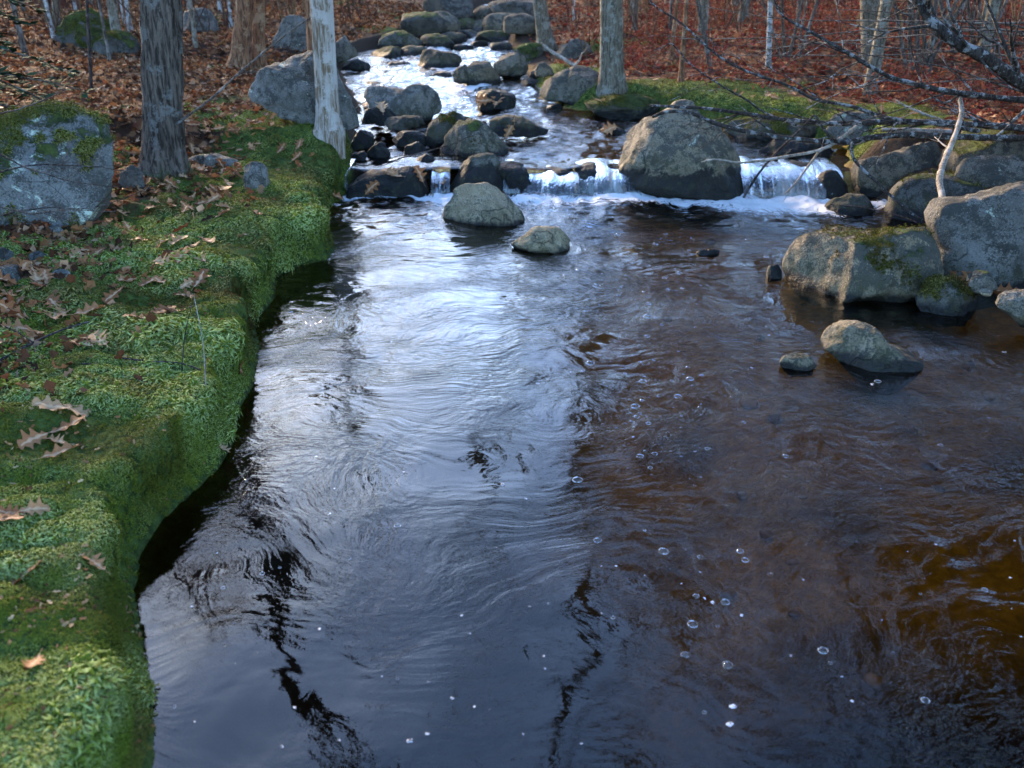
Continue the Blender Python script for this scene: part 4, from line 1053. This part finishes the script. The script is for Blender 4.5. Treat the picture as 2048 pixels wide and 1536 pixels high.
branch('grey stick slanting down into the water before the brown boulder', [(1705,284,7.65),(1709,319,7.5),(1759,369,7.35),(1813,418,7.15),(1850,446,7.05)], .014, .010, M_STICK, seed=11, sprays=0)
branch('thick pale crooked branch propped upright on the massive boulder', [(1886,402,6.4),(1879,360,6.6),(1890,320,6.8),(1904,286,7.0),(1920,232,7.2),(1918,195,7.3)], .026, .017, M_DEADW, seed=12, sprays=2, L=.25)
branch('pale barkless log end under the speckled branches', [(2200,243,8.2),(2048,256,8.2),(1929,269,8.2)], .045, .02, M_DEADW, seed=13)
branch('short bleached log behind the brown lichened boulder', [(1900,266,8.4),(1830,262,8.4),(1765,261,8.4)], .035, .015, M_DEADW, seed=14)
branch('crooked pale root snaking over the right bank leaves', [(1900,246,9.0),(1862,232,9.1),(1821,215,9.2),(1792,199,9.3)], .018, .006, M_DEADW, seed=15, sprays=2, L=.3)
branch('thin wet twig lying in the water beneath the brown boulder', [(1660,408,7.6),(1730,415,7.4),(1800,432,7.2),(1835,446,7.05)], .006, .003, M_BLACK, seed=16)
branch('long grey dead sapling leaning from the leaves toward the silvery trunk', [(352,250,6.9),(420,200,7.3),(500,130,7.8),(570,75,8.2),(640,25,8.5),(720,-60,8.9)], .010, .004, M_DARKB, 'leaning_sapling', sprays=7, L=.6, seed=17)
branch('white crooked dead branch beside the leaning grey tree', [(1160,140,11.9),(1130,120,12.0),(1110,108,12.1),(1088,92,12.2),(1080,85,12.2)], .03, .014, M_DEADW, seed=18, parts=[([(1148,132,11.9),(1160,118,11.9),(1164,105,11.9)], .018, .008)])
branch('thin bare sapling arching over the pale slab boulder', [(690,235,8.9),(720,210,9),(760,180,9.2),(800,140,9.3),(830,110,9.4)], .006, .002, M_DARKB, 'leaning_sapling', sprays=4, L=.4, seed=19)
branch('thin black twig lying over the mossy rounded boulder', [(795,318,8.4),(850,304,8.45),(900,290,8.5),(950,268,8.6)], .006, .003, M_BLACK, sprays=2, L=.2, seed=20)
branch('dark crooked pole lying in the red leaves of the right slope', [(1500,80,17),(1600,95,16),(1680,110,15)], .03, .02, M_DARKB, 'fallen_branch', seed=37)
rgt = np.random.RandomState(202)
for k in range(11):
    y0 = rgt.uniform(-20, 250); x1 = rgt.uniform(1330, 1720); y1 = y0 * .5 + rgt.uniform(-60, 90); Yk = rgt.uniform(6.2, 8.2)
    pts = [(2230, y0 + rgt.uniform(-10, 60), Yk)] + [(2230 + (x1 - 2230) * t, y0 + (y1 - y0) * t + 22 * math.sin(3 * t + k) + rgt.normal() * 8, Yk + .2 * math.sin(k + t)) for t in (.25, .5, .75, 1)]
    branch('thin dark bare branch reaching in over the right bank', pts, .010, .002, M_DARKB, 'overhanging_branch', sprays=7, L=.5, seed=210 + k, sides=5, group='thin bare branches over the right bank')
# twigs over the huge boulder at the left
for k, (pts, r, lb) in enumerate([
    ([(-40,355,3.7),(60,330,3.8),(150,330,3.9),(230,338,4.0),(330,345,4.1)], .0042, 'long thin dark twig crossing the huge lichen boulder'),
    ([(-40,280,3.7),(40,330,3.75),(100,350,3.8),(160,365,3.9),(240,372,4.0)], .004, 'drooping dark twig below the long thin twig on the lichen boulder'),
    ([(-40,235,3.8),(30,222,3.8),(90,200,3.9),(130,180,3.9)], .0042, 'upper dark twig in front of the lichen boulder moss cap'),
    ([(-40,440,3.5),(80,415,3.6),(190,412,3.7),(300,372,3.9)], .0036, 'low bent dark twig at the foot of the lichen boulder'),
    ([(-40,402,3.6),(60,425,3.6),(150,420,3.7),(240,425,3.8)], .0034, 'dark twig lying just over the moss below the lichen boulder')]):
    branch(lb, pts, r, .0012, M_BLACK, 'twig', 'twig', sprays=9, L=.30, seed=50 + k, sides=5)
def ground_stick(label, pts, r0, r1, mat, lift=.012, name='twig', cat='twig', seed=1, parts=()):
    P = []
    for px, py in pts:
        g = G(px, py)[0]; P.append([g.x, g.y, g.z + lift])
    P = smooth_path(P, 7 * len(P)); root = empty(name, P[0])
    V, F = tube(P - P[0], np.linspace(r0, r1, len(P)), 6); mb = MB(); mb.add(V, F); obj('stem', mb.mesh('stem'), mat, root)
    for q in parts:
        P2 = np.array([(lambda g: [g.x, g.y, g.z + lift])(G(*c)[0]) for c in q]); V, F = tube(smooth_path(P2, 8) - P[0], np.linspace(r1, r1 * .6, 8), 5); mb = MB(); mb.add(V, F); obj('side_twig', mb.mesh('side_twig'), mat, root)
    tag(root, label, cat)
ground_stick('forked black twig lying on the moss at the left edge', [(-40,765),(0,735),(70,697),(125,672),(180,655)], .007, .004, M_BLACK, .03, parts=[[(70,697),(35,675),(5,662)]])
ground_stick('short black twig end lying on the moss below the forked twig', [(-40,775),(10,775),(50,772)], .006, .004, M_BLACK, .02)
ground_stick('slender black twig half sunk in the moss by the dry stalks', [(245,722),(300,728),(360,732),(400,745),(428,762)], .004, .0025, M_BLACK, .014)
ground_stick('tiny black twig in the moss beside the slender twig', [(165,733),(195,734),(222,738)], .003, .002, M_BLACK, .014)
for k, (a, b, lb) in enumerate([((363, 748), (388, 592), 'dark dry grass stalk standing in the moss crossing a pale one'), ((412, 778), (388, 592), 'pale straw grass stalk standing in the moss crossing a dark one')]):
    g = G(*a)[0]; e = onY(b[0], b[1], g.y + .02)
    P = smooth_path([g, (np.array(g) + e) / 2 + np.array([.012 * (1 if k else -1), 0, 0]), e], 14); P[0, 2] -= .02
    V, F = tube(P - P[0], np.linspace(.0028, .0014, 14), 5); mb = MB(); mb.add(V, F)
    gs = tag(obj('grass_stalk', mb.mesh('grass_stalk'), [M_BLACK, M_DEADW][k]), lb, 'grass stalk'); gs.location = P[0]

# ------------------------------------------------------------------ fallen leaves
def oak_leaf(seed):
    """a lobed red oak leaf, 1 long, curled; midrib along x"""
    rg2 = np.random.RandomState(seed)
    n = 23; t = np.linspace(0, 1, n)
    env = np.sin(np.pi * np.clip(t * .92 + .06, 0, 1)) ** .8 * .40 * (.65 + .5 * t)
    lob = .36 + .64 * np.abs(np.sin(t * np.pi * 3.5 + .5)) ** 1.4
    up = env * lob * rg2.uniform(.85, 1.15, n); dn = env * (.36 + .64 * np.abs(np.sin(t * np.pi * 3.5 + .9)) ** 1.4) * rg2.uniform(.85, 1.15, n)
    up[0] = dn[0] = .012; up[-1] = dn[-1] = .004
    sk = .18 * np.sin(t * np.pi * 7 + .8) * .12
    mid = np.stack([t, .05 * np.sin(t * 3 + seed), 0 * t], -1)
    rows = []
    for f in (1.0, .5, 0, -.5, -1.0):
        w = (up if f > 0 else dn) * f
        q = mid.copy(); q[:, 0] += abs(f) * (.10 + sk); q[:, 1] += w
        rows.append(q)
    V = np.stack(rows, 0)
    curl = rg2.uniform(.2, .9); bend = rg2.uniform(-.1, .35); tw = rg2.uniform(-.5, .5)
    V[..., 2] = curl * np.abs(V[..., 1]) ** 1.4 + bend * (V[..., 0] - .5) ** 2 + tw * V[..., 1] * (V[..., 0] - .5) + .05 * vn(V * 5 + seed, seed)
    V[..., 0] -= .5
    a, b = 5, n; i = np.arange(a * b).reshape(a, b)
    F = np.stack([i[:-1, :-1], i[:-1, 1:], i[1:, 1:], i[1:, :-1]], -1).reshape(-1, 4)
    Vs = V.reshape(-1, 3)
    st = np.array([[-.5, 0, 0], [-.62, .01, .02], [-.74, .0, .05]])
    st = st + np.array([0, mid[0, 1], V[2, 0, 2]])
    tv, tf = tube(st, [.012, .010, .008], 4)
    F = np.concatenate([F, tf + len(Vs)])
    me = mesh_np('leaf', np.concatenate([Vs, tv]), F, True)
    vein = np.zeros((5, n)); vein[2] = 1
    attr(me, 'vein', np.concatenate([vein.ravel(), np.ones(len(tv)) * .6]))
    me.materials.append(M_LEAF)
    return me
LEAVES = [oak_leaf(k) for k in range(9)]
rgl = np.random.RandomState(31)
NLEAF = 0
def put_leaf(loc, nr, size, label, group, lift=.012, tilt=.28, rz=None):
    global NLEAF
    o = bpy.data.objects.new('leaf', LEAVES[rgl.randint(len(LEAVES))]); COL.objects.link(o)
    nr = (Vector(nr) * .75 + Vector((0, 0, .25)) + Vector(rgl.normal(size=3) * tilt * .5)).normalized()
    q = nr.to_track_quat('Z', 'Y')
    o.rotation_mode = 'QUATERNION'
    from mathutils import Quaternion
    o.rotation_quaternion = q @ Quaternion((0, 0, 1), rgl.uniform(0, 6.28) if rz is None else rz)
    o.scale = (size, size * rgl.uniform(.8, 1.25), size * rgl.uniform(.7, 1.3)); o.location = Vector(loc) + nr * lift
    tag(o, label, 'leaf', group); NLEAF += 1
    return o
LM = ('dry brown oak leaf lying on the green moss of the left bank', 'oak leaves on the left moss bank')
for px, py, s in [(20,662,60),(20,693,60),(68,683,45),(113,617,40),(130,631,50),(181,631,80),(277,645,48),(321,631,55),(349,631,50),(280,674,62),(171,696,85),(205,686,55),(229,593,40),(256,566,40),(301,568,40),(325,570,40),(373,573,40),(397,566,55),(359,597,36),(383,599,36),(332,532,48),(362,522,48),(400,523,50),(150,515,66),(191,518,58),(188,535,60),(157,475,52),(280,486,44),(342,479,44),(362,484,44),(386,501,36),(420,489,40),(489,477,34),(253,460,40),(55,587,62),(68,556,60),(92,560,50),(20,575,50),(26,628,50),(110,823,105),(150,831,62),(137,862,70),(72,884,50),(120,891,46),(123,915,62),(472,741,42),(441,903,40),(15,1049,56),(61,1028,50),(29,1032,44),(187,1135,50),(46,1171,86),(63,1341,66),(445,383,40),(424,405,36),(451,420,36),(445,434,40),(513,434,34),(598,294,36),(592,318,40),(561,301,34),(424,342,44),(445,335,52),(470,350,40),(40,540,50),(5,600,60),(110,640,60),(410,345,40),(388,500,34),(330,490,34)]:
    g = G(px, py)
    dist = (g[0] - ORG).length
    put_leaf(g[0], g[1], min(s / FPX * dist * 1.0, .14), *LM, lift=.022)
for px, py, lb in [(970,200,'pale leaf stuck on the dark wet rock in the rapids'),(993,204,'second pale leaf on the dark wet rock in the rapids'),(1021,255,'tan leaf on the dark wedge shaped rock'),(790,350,'tan leaf on top of the long flat black block'),(778,346,'crumpled leaf beside the tan leaf on the black block'),(838,352,'orange leaf near the right end of the black block'),(742,378,'small leaf stuck to the face of the long black block'),(730,212,'leaf on the left rim of the wide pale slab'),(765,217,'leaf at the middle rim of the wide pale slab'),(1215,262,'leaf on the flat dark rock upstream of the domed boulder'),(1716,388,'bright red brown leaf on the low dark rock at the foam'),(1912,556,'orange leaf wedged above the mossy round stone'),(1930,562,'brown leaf wedged below the massive grey boulder'),(2000,582,'leaf beside the lichened edge stone on the right shore'),(1200,204,'white leaf on the dark mossy shelf rock'),(885,368,'leaf caught at the little side spill'),(668,390,'red brown leaf caught under the moss lip by the pool')]:
    g = G(px, py); dist = (g[0] - ORG).length
    put_leaf(g[0], g[1], min(32 / FPX * dist * (1.5 if px > 1600 else 1.1), .2), lb, None, lift=.008)
# loose leaves on the leafy slopes: the ones that show largest
n = 0
while n < 205:
    px, py = rgl.uniform(0, 690), rgl.uniform(60, 450)
    if rgl.uniform() < .25: px, py = rgl.uniform(1250, 2040), rgl.uniform(150, 260)
    g = G(px, py)
    if g[2] is not None or g[0].y > 13: continue
    d = float(sdist(np.array([g[0].x]), np.array([g[0].y]))[0])
    if d < .4 or (px < 1000 and d < .7): continue
    if px < 1000: lb = ('dry brown oak leaf in the litter of the left slope', 'oak leaves in the litter of the left slope')
    else: lb = ('dry brown oak leaf lying along the right bank', 'oak leaves along the right bank')
    put_leaf(g[0], g[1], rgl.uniform(.07, .125), *lb, lift=.03, tilt=.7); n += 1
# the rest of the litter
def litter_points(n, xr, yr, dmin, rg2, keep=None):
    out = []
    while sum(map(len, out)) < n:
        x = rg2.uniform(*xr, 20000); y = yr[0] + (yr[1] - yr[0]) * rg2.uniform(0, 1, 20000) ** 1.5
        d = sdist(x, y); k = d > dmin
        k &= np.abs(x) < .64 * y + .6
        if keep is not None: k &= keep(x, y, d)
        x, y, d = x[k], y[k], d[k]; out.append(np.stack([x, y, terrain(x, y, d)], -1))
    return np.concatenate(out)[:n]
def litter(name, pts, size, pal, rg2, label, flat=.55, lift=.02, mat=None):
    n = len(pts); pal = np.array(pal)
    # six-point leaf with two lobes a side, folded along the midrib
    a = rg2.normal(size=(n, 3)); a[:, 2] *= flat; a /= np.linalg.norm(a, axis=1, keepdims=True)
    b = rg2.normal(size=(n, 3)); b[:, 2] *= flat; b -= a * (a * b).sum(1)[:, None]; b /= np.linalg.norm(b, axis=1, keepdims=True)
    c = np.cross(a, b); c *= np.sign(c[:, 2:3]); s = (size * rg2.uniform(.55, 1.35, n))[:, None]
    prof = [(-.5, 0, 0), (-.2, .26, .10), (-.02, .13, .03), (.18, .30, .14), (.5, 0, .08), (.18, -.28, .12), (-.02, -.12, .03), (-.2, -.24, .10), (0, 0, -.02)]
    P = pts + np.array([0, 0, 1]) * lift * rg2.uniform(.2, 1.5, (n, 1))
    V = np.stack([P + a * s * u + b * s * v + c * s * w_ for u, v, w_ in prof], 1)
    o = np.arange(n)[:, None] * 9
    T = np.concatenate([o + np.array([[k, (k + 1) % 8, 8]]) for k in range(8)])
    col = pal[rg2.randint(len(pal), size=n)] * rg2.uniform(.45, 1.35, (n, 1))
    me = mesh_np(name, V.reshape(-1, 3), T, False); attr(me, 'col', np.repeat(col, 9, 0))
    return tag(obj(name, me, mat or M_LITTER), label, 'leaf litter', kind='stuff')
rg2 = np.random.RandomState(91)
LPAL = [(.135, .055, .022), (.18, .08, .032), (.24, .125, .062), (.08, .032, .015), (.29, .17, .10), (.17, .055, .022), (.05, .022, .012)]
def keepl(x, y, d): 
    m_ = 1.0 + .35 * fbm(p2(x, y, 1.6), 3, 41)
    return (x < np.interp(y, CEN_Y, CEN_X)) & ((d > m_) | ((y > 11) & (d > .2)) | (rg2.uniform(size=len(x)) < .03 + .25 * sm(d, .3, 1.0)))
litter('leaf_litter', litter_points(24000, (-11, 2), (3.2, 22), .25, rg2, keepl), .085, LPAL, rg2, 'deep brown oak leaf litter covering the left slope')
RPAL = [(.14, .035, .018), (.17, .055, .026), (.22, .10, .05), (.09, .02, .012), (.27, .14, .08), (.13, .024, .017), (.16, .028, .02)]
def keepr(x, y, d): return (x > np.interp(y, CEN_Y, CEN_X)) & ((d > 1.0 + .3 * fbm(p2(x, y, 1.6), 3, 41)) | ((y > 13) & (d > .2)) | (rg2.uniform(size=len(x)) < .03))
litter('leaf_litter', litter_points(26000, (-2, 18), (7.5, 28), .3, rg2, keepr), .085, RPAL, rg2, 'reddish leaf litter covering the right slope')
# low red shrubs of the right slope
pts = litter_points(15000, (0, 16), (9, 22), 1.0, rg2, lambda x, y, d: (x > np.interp(y, CEN_Y, CEN_X)) & (fbm(p2(x, y, .9), 3, 95) > -.05) & (y < 10 + d * 3.0))
hh = rg2.uniform(.02, .28, len(pts)) ; ptsu = pts + np.stack([rg2.normal(size=len(pts)) * .02, rg2.normal(size=len(pts)) * .02, hh], -1)
V, T, c = leaf_cards(rg2, ptsu, .05, [(.15, .028, .022), (.11, .022, .017), (.18, .05, .03), (.08, .022, .013), (.16, .06, .028), (.12, .045, .022)], .8)
me = mesh_np('red_shrubs', V, T, False); attr(me, 'col', c); tag(obj('red_shrubs', me, M_SHRUB), 'low crimson leaved shrubs carpeting the right slope', 'shrub', kind='stuff')
mb = MB()
for k in range(0, len(pts), 9):
    V, F = tube(np.array([pts[k] - [0, 0, .02], ptsu[k] + [rg2.normal() * .02, 0, .06]]), [.003, .0015], 3); mb.add(V, F, np.repeat(np.array([[.10, .035, .03]]), len(V), 0))
tag(obj('shrub_stems', mb.mesh('shrub_stems'), M_TWIGS), 'fine reddish stems of the low shrubs on the right slope', 'shrub', kind='stuff')

# ------------------------------------------------------------------ moss
def sample_ground(n, weight, rg2):
    c = GV[GF].mean(1)
    e1 = GV[GF[:, 2]] - GV[GF[:, 0]]; e2 = GV[GF[:, 3]] - GV[GF[:, 1]]
    nr = np.cross(e1, e2) / 2; ar = np.linalg.norm(nr, axis=1)
    wgt = ar * weight(c, nr / ar[:, None]); cs = np.cumsum(wgt); f = np.searchsorted(cs, rg2.uniform(0, cs[-1], n))
    u, v = rg2.uniform(size=(2, n, 1)); q = GF[f]
    P = (GV[q[:, 0]] * (1 - u) + GV[q[:, 1]] * u) * (1 - v) + (GV[q[:, 3]] * (1 - u) + GV[q[:, 2]] * u) * v
    N = nr[f] / ar[f][:, None]
    return P, N
MZ = mossz.ravel()
def moss_w(c, nr):
    mz = MZ[GF].mean(1); dist = np.hypot(c[:, 1], c[:, 0])
    k = np.clip(3.2 / np.maximum(dist, 1.6), 0, 2) ** 2
    k *= (c[:, 0] < .66 * c[:, 1] + .7) & (c[:, 0] > -.64 * c[:, 1] - .9) & (c[:, 1] > 1.0) & (c[:, 1] < 16) & (c[:, 2] > W(c[:, 1]) + .015)
    return k * sm(mz, .25, .7) * (.55 + .45 * sm(fbm(c * 4.5, 2, 55), -.55, -.1))
rgm = np.random.RandomState(44)
def moss_mesh(name, P, N, size, rgm, tint=0.0):
    n = len(P); nf = 7
    big = fbm(P * 3.0, 2, 5); sm_ = vn(P * 14, 8); cl = fbm(P * 1.1, 2, 15)
    t1 = np.cross(N, rgm.normal(size=(n, 3))); t1 /= np.linalg.norm(t1, axis=1, keepdims=True); t2 = np.cross(N, t1)
    s = (size * rgm.uniform(.5, 1.5, n) * (1 + .6 * big + .3 * cl))[:, None]; s = np.maximum(s, .008)
    VV = []; CC = []
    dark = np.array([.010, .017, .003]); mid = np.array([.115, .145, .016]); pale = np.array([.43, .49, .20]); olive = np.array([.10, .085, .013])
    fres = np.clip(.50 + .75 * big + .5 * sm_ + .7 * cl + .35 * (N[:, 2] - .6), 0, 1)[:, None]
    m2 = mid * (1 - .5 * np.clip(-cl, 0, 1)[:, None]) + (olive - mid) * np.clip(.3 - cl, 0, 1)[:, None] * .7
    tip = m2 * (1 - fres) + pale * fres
    br_ = (sm(fbm(P * 2.3, 3, 25), .28, .62) * rgm.uniform(.3, 1, n))[:, None]; tan_ = np.array([.12, .075, .025])
    tip = tip * (1 - .7 * br_) + tan_ * 1.3 * .7 * br_; m2 = m2 * (1 - .7 * br_) + tan_ * .6 * .7 * br_
    for k in range(nf):
        a = 6.283 * (k + rgm.uniform(size=(n, 1))) / nf
        d = t1 * np.cos(a) + t2 * np.sin(a)
        l = s * rgm.uniform(.7, 1.3, (n, 1)); lift = rgm.uniform(.35, 1.0, (n, 1))
        side_ = np.cross(d, N)
        b0 = P + N * (-.15 * l)
        p1 = P + d * l * .42 + N * l * lift * .75
        p2_ = P + d * l * 1.0 + N * l * (lift * .55)
        w1 = side_ * l * .10
        VV.append(np.stack([b0, p1 + w1, p1 - w1, p2_], 1)); 
        j = rgm.uniform(.75, 1.25, (n, 1))
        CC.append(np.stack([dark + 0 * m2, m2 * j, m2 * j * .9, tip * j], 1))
    V = np.stack(VV, 1).reshape(-1, 3); C = np.stack(CC, 1).reshape(-1, 3)
    o = np.arange(n * nf)[:, None] * 4
    T = np.concatenate([o + np.array([[0, 1, 2]]), o + np.array([[2, 1, 3]])])
    me = mesh_np(name, V, T, False); attr(me, 'col', C)
    return me
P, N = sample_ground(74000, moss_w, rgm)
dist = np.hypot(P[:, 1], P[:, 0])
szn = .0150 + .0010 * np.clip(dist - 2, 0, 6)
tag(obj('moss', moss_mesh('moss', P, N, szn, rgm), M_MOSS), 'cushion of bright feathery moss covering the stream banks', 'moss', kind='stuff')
# taller shoots in loose patches, and crumbs of leaf and twig caught in the moss
k_ = (fbm(P * 2.8, 2, 65) > .12) & (P[:, 1] < 7) & (N[:, 2] > .3); q = np.flatnonzero(k_); q = q[rgm.permutation(len(q))[:5200]]
tag(obj('moss', moss_mesh('moss', P[q], N[q], np.full(len(q), .027), rgm), M_MOSS), 'taller shaggy moss shoots standing in patches on the left bank', 'moss', kind='stuff')
k_ = (N[:, 2] > .45) & (P[:, 0] < np.interp(P[:, 1], CEN_Y, CEN_X)); q = np.flatnonzero(k_); q = q[rgm.permutation(len(q))[:2600]]
litter('leaf_crumbs', P[q], .02, [(.17, .075, .03), (.22, .12, .055), (.10, .045, .02), (.28, .19, .10)], rgm, 'crumbs of dry leaf and twig caught in the moss', lift=.012)
# moss tufts on mossy rocks
PP, NN = [], []
for o in ROCKS:
    if o['moss'] < .4 or o.location.y > 14: continue
    me = o.data; m_ = len(me.vertices); co = np.empty(m_ * 3, np.float32); me.vertices.foreach_get('co', co); nr = np.empty(m_ * 3, np.float32); me.vertices.foreach_get('normal', nr)
    co = co.reshape(-1, 3) + np.array(o.location); nr = nr.reshape(-1, 3)
    f = .5 * nr[:, 2] + .55 * (fbm(co * 6, 3, 4) * .5 + 1.0) + o['moss'] * .8
    k = (f > 1.28) & (nr[:, 1] < .6) & (co[:, 2] > o['level'] + o['wet'])
    rep = 3
    for _ in range(rep):
        PP.append(co[k] + rgm.normal(size=(k.sum(), 3)) * .008); NN.append(nr[k])
P2, N2 = np.concatenate(PP), np.concatenate(NN)
if len(P2) > 9000: 
    q = rgm.permutation(len(P2))[:9000]; P2, N2 = P2[q], N2[q]
mm = moss_mesh('moss', P2, N2, np.full(len(P2), .016), rgm)
cdat = np.empty(len(mm.vertices) * 4, np.float32); mm.attributes['col'].data.foreach_get('color', cdat); cdat = cdat.reshape(-1, 4); cdat[:, :3] *= np.array([.55, .45, .4]); mm.attributes['col'].data.foreach_set('color', cdat.ravel())
tag(obj('moss', mm, M_MOSS), 'short olive moss growing over the tops of the boulders', 'moss', kind='stuff')

# ------------------------------------------------------------------ cobbles on the stream bed
rgc = np.random.RandomState(66); V0, F0 = ico(2)
mb = MB()
for k in range(45):
    x = rgc.uniform(.7, 3.4); y = rgc.uniform(2.2, 7.4)
    d = sd1(x, y)
    if d > -.12: continue
    z = tz1(x, y); s = rgc.uniform(.015, .042)
    if z + s * .9 > -.02: continue
    V = V0 * np.array([rgc.uniform(.8, 1.3), rgc.uniform(.8, 1.2), rgc.uniform(.5, .8)]) * s * (1 + .16 * vn(V0 * 1.7 + k, 7))[:, None]
    c = np.array([(.22, .13, .055), (.17, .10, .045), (.28, .18, .09), (.13, .08, .04)])[rgc.randint(4)] * rgc.uniform(.7, 1.2)
    mb.add(V + np.array([x, y, z + s * .3]), F0, np.repeat(c[None], len(V), 0))
tag(obj('streambed_cobbles', mb.mesh('streambed_cobbles'), M_TWIGS), 'brown cobbles lying under water on the stream bed', 'cobbles', kind='stuff')

# ------------------------------------------------------------------ bubbles and foam flecks
def dome():
    mb = MB(); n, m_ = 14, 6
    a = np.linspace(0, 2 * math.pi, n, endpoint=False); e = np.linspace(0, math.pi / 2 * .96, m_)
    V = np.stack([np.cos(a)[None] * np.cos(e)[:, None], np.sin(a)[None] * np.cos(e)[:, None], np.sin(e)[:, None] * .72 + 0 * a[None]], -1).reshape(-1, 3)
    i = np.arange(m_ - 1)[:, None] * n; j = np.arange(n)[None]; j2 = (j + 1) % n
    F = np.stack([i + j, i + j2, i + n + j2, i + n + j], -1).reshape(-1, 4)
    mb.add(V, F); top = np.arange(n) + (m_ - 1) * n
    mb.add(np.concatenate([V[top], [[0, 0, .72]]]), np.stack([np.arange(n), (np.arange(n) + 1) % n, np.full(n, n)], -1))
    return mb.mesh('film')
def ring():
    n, k = 18, 6; a = np.linspace(0, 2 * math.pi, n, endpoint=False); b = np.linspace(0, 2 * math.pi, k, endpoint=False)
    wob = 1 + .25 * np.sin(a * 3 + 1)
    V = np.stack([np.cos(a)[:, None] * (1.0 + .065 * wob[:, None] * np.cos(b)[None]), np.sin(a)[:, None] * (1.0 + .065 * wob[:, None] * np.cos(b)[None]), .02 + .09 * wob[:, None] * np.sin(b)[None]], -1).reshape(-1, 3)
    i = np.arange(n)[:, None]; i2 = (i + 1) % n; j = np.arange(k)[None]; j2 = (j + 1) % k
    return mesh_np('rim', V, np.stack([i * k + j, i2 * k + j, i2 * k + j2, i * k + j2], -1).reshape(-1, 4))
DOME, RING = dome(), ring(); DOME.materials.append(M_FILM); RING.materials.append(M_FOAM)
def bubble(px, py, wpx, label='clear bubble with a white rim floating on the pool', group='bubbles floating on the pool', z=None):
    p = onW(px, py); r = wpx / FPX * math.hypot(p[1], CAMZ) / 2 * .58
    root = empty('bubble', (p[0], p[1], .004 if z is None else z)); root.scale = (r, r, r)
    obj('film', DOME, None, root); q = obj('rim', RING, None, root); q.rotation_euler = (0, 0, px % 6.28)
    tag(root, label, 'bubble', group)
for b in [(1295,635,30),(1155,962,34),(1327,1107,34),(1385,1252,34),(1455,1333,34),(1370,1312,28),(1645,1305,32),(1195,1083,26),(1480,1106,24),(1450,1208,28),(1392,1197,20),(1490,1122,24),(1850,1403,26),(1968,1184,20),(1270,815,30),(1415,900,18),(1280,915,24),(1180,728,28),(1755,765,22),(1570,916,20),(1358,548,22),(1193,573,26),(1237,592,14),(1365,578,14),(1337,580,14),(1380,760,26),(1355,795,26),(1285,765,26),(1880,892,18),(2008,706,14),(447,1180,14),(525,1150,16),(560,1138,10),(795,1055,22),(700,1120,10),(1400,1118,18),(1226,1240,14),(1435,1255,12),(1097,1210,10),(1840,1190,10),(1785,1310,10),(1660,1330,14),(1408,1430,14),(470,1250,10),(348,1420,16),(795,1360,10)]:
    bubble(*b)
rgb = np.random.RandomState(8)
for k in range(150):
    t = rgb.uniform() ** 1.3; py = 425 + 560 * t; cx = np.interp(py, [425, 550, 700, 900, 1000], [1370, 1280, 1270, 1320, 1360]); px = cx + rgb.normal() * np.interp(py, [425, 600, 1000], [150, 80, 70])
    if px > 1540 and py > 430 and py < 620: continue
    bubble(px, py, rgb.uniform(5, 8) + 14 * rgb.uniform() ** 5)
FLEC = []
for k in range(4):
    rr = np.random.RandomState(k); n = 16; a = np.linspace(0, 2 * math.pi, n, endpoint=False); r = 1 + .25 * rr.normal(size=n) * .6
    V = np.concatenate([np.stack([np.cos(a) * r, np.sin(a) * r * .7, 0 * a], -1), np.stack([np.cos(a) * r * .8, np.sin(a) * r * .56, 0 * a + .16], -1), [[0, 0, .2]]])
    j = np.arange(n); F = np.concatenate([np.stack([j, (j + 1) % n, n + (j + 1) % n, n + j], -1), np.stack([n + j, n + (j + 1) % n, np.full(n, 2 * n), np.full(n, 2 * n)], -1)])
    mb = MB(); mb.add(V, F); me = mb.mesh('foam_fleck'); me.materials.append(M_FOAM); FLEC.append(me)
spots = [(1440,1346,20),(820,1486,14),(1425,1207,10),(237,1078,26),(448,938,26),(275,1290,14),(1465,1415,14),(1460,1450,14),(855,1470,8),(512,1310,10),(640,1260,8),(1745,770,10),(372,992,8),(905,1398,8),(590,1420,8),(1005,970,10)]
for k in range(70): spots.append((rgb.uniform(330, 2040), rgb.uniform(620, 1530), rgb.uniform(3, 8)))
for px, py, wpx in spots:
    p = onW(px, py)
    if float(sdist(np.array([p[0]]), np.array([p[1]]))[0]) > -.05: continue
    o = obj('foam_fleck', FLEC[rgb.randint(4)]); s = wpx / FPX * math.hypot(p[1], CAMZ) / 2; o.scale = (s, s, s * .5); o.location = (p[0], p[1], .003); o.rotation_euler = (0, 0, rgb.uniform(0, 6.28))
    tag(o, 'small white fleck of foam drifting on the pool', 'foam fleck', 'foam flecks on the pool')
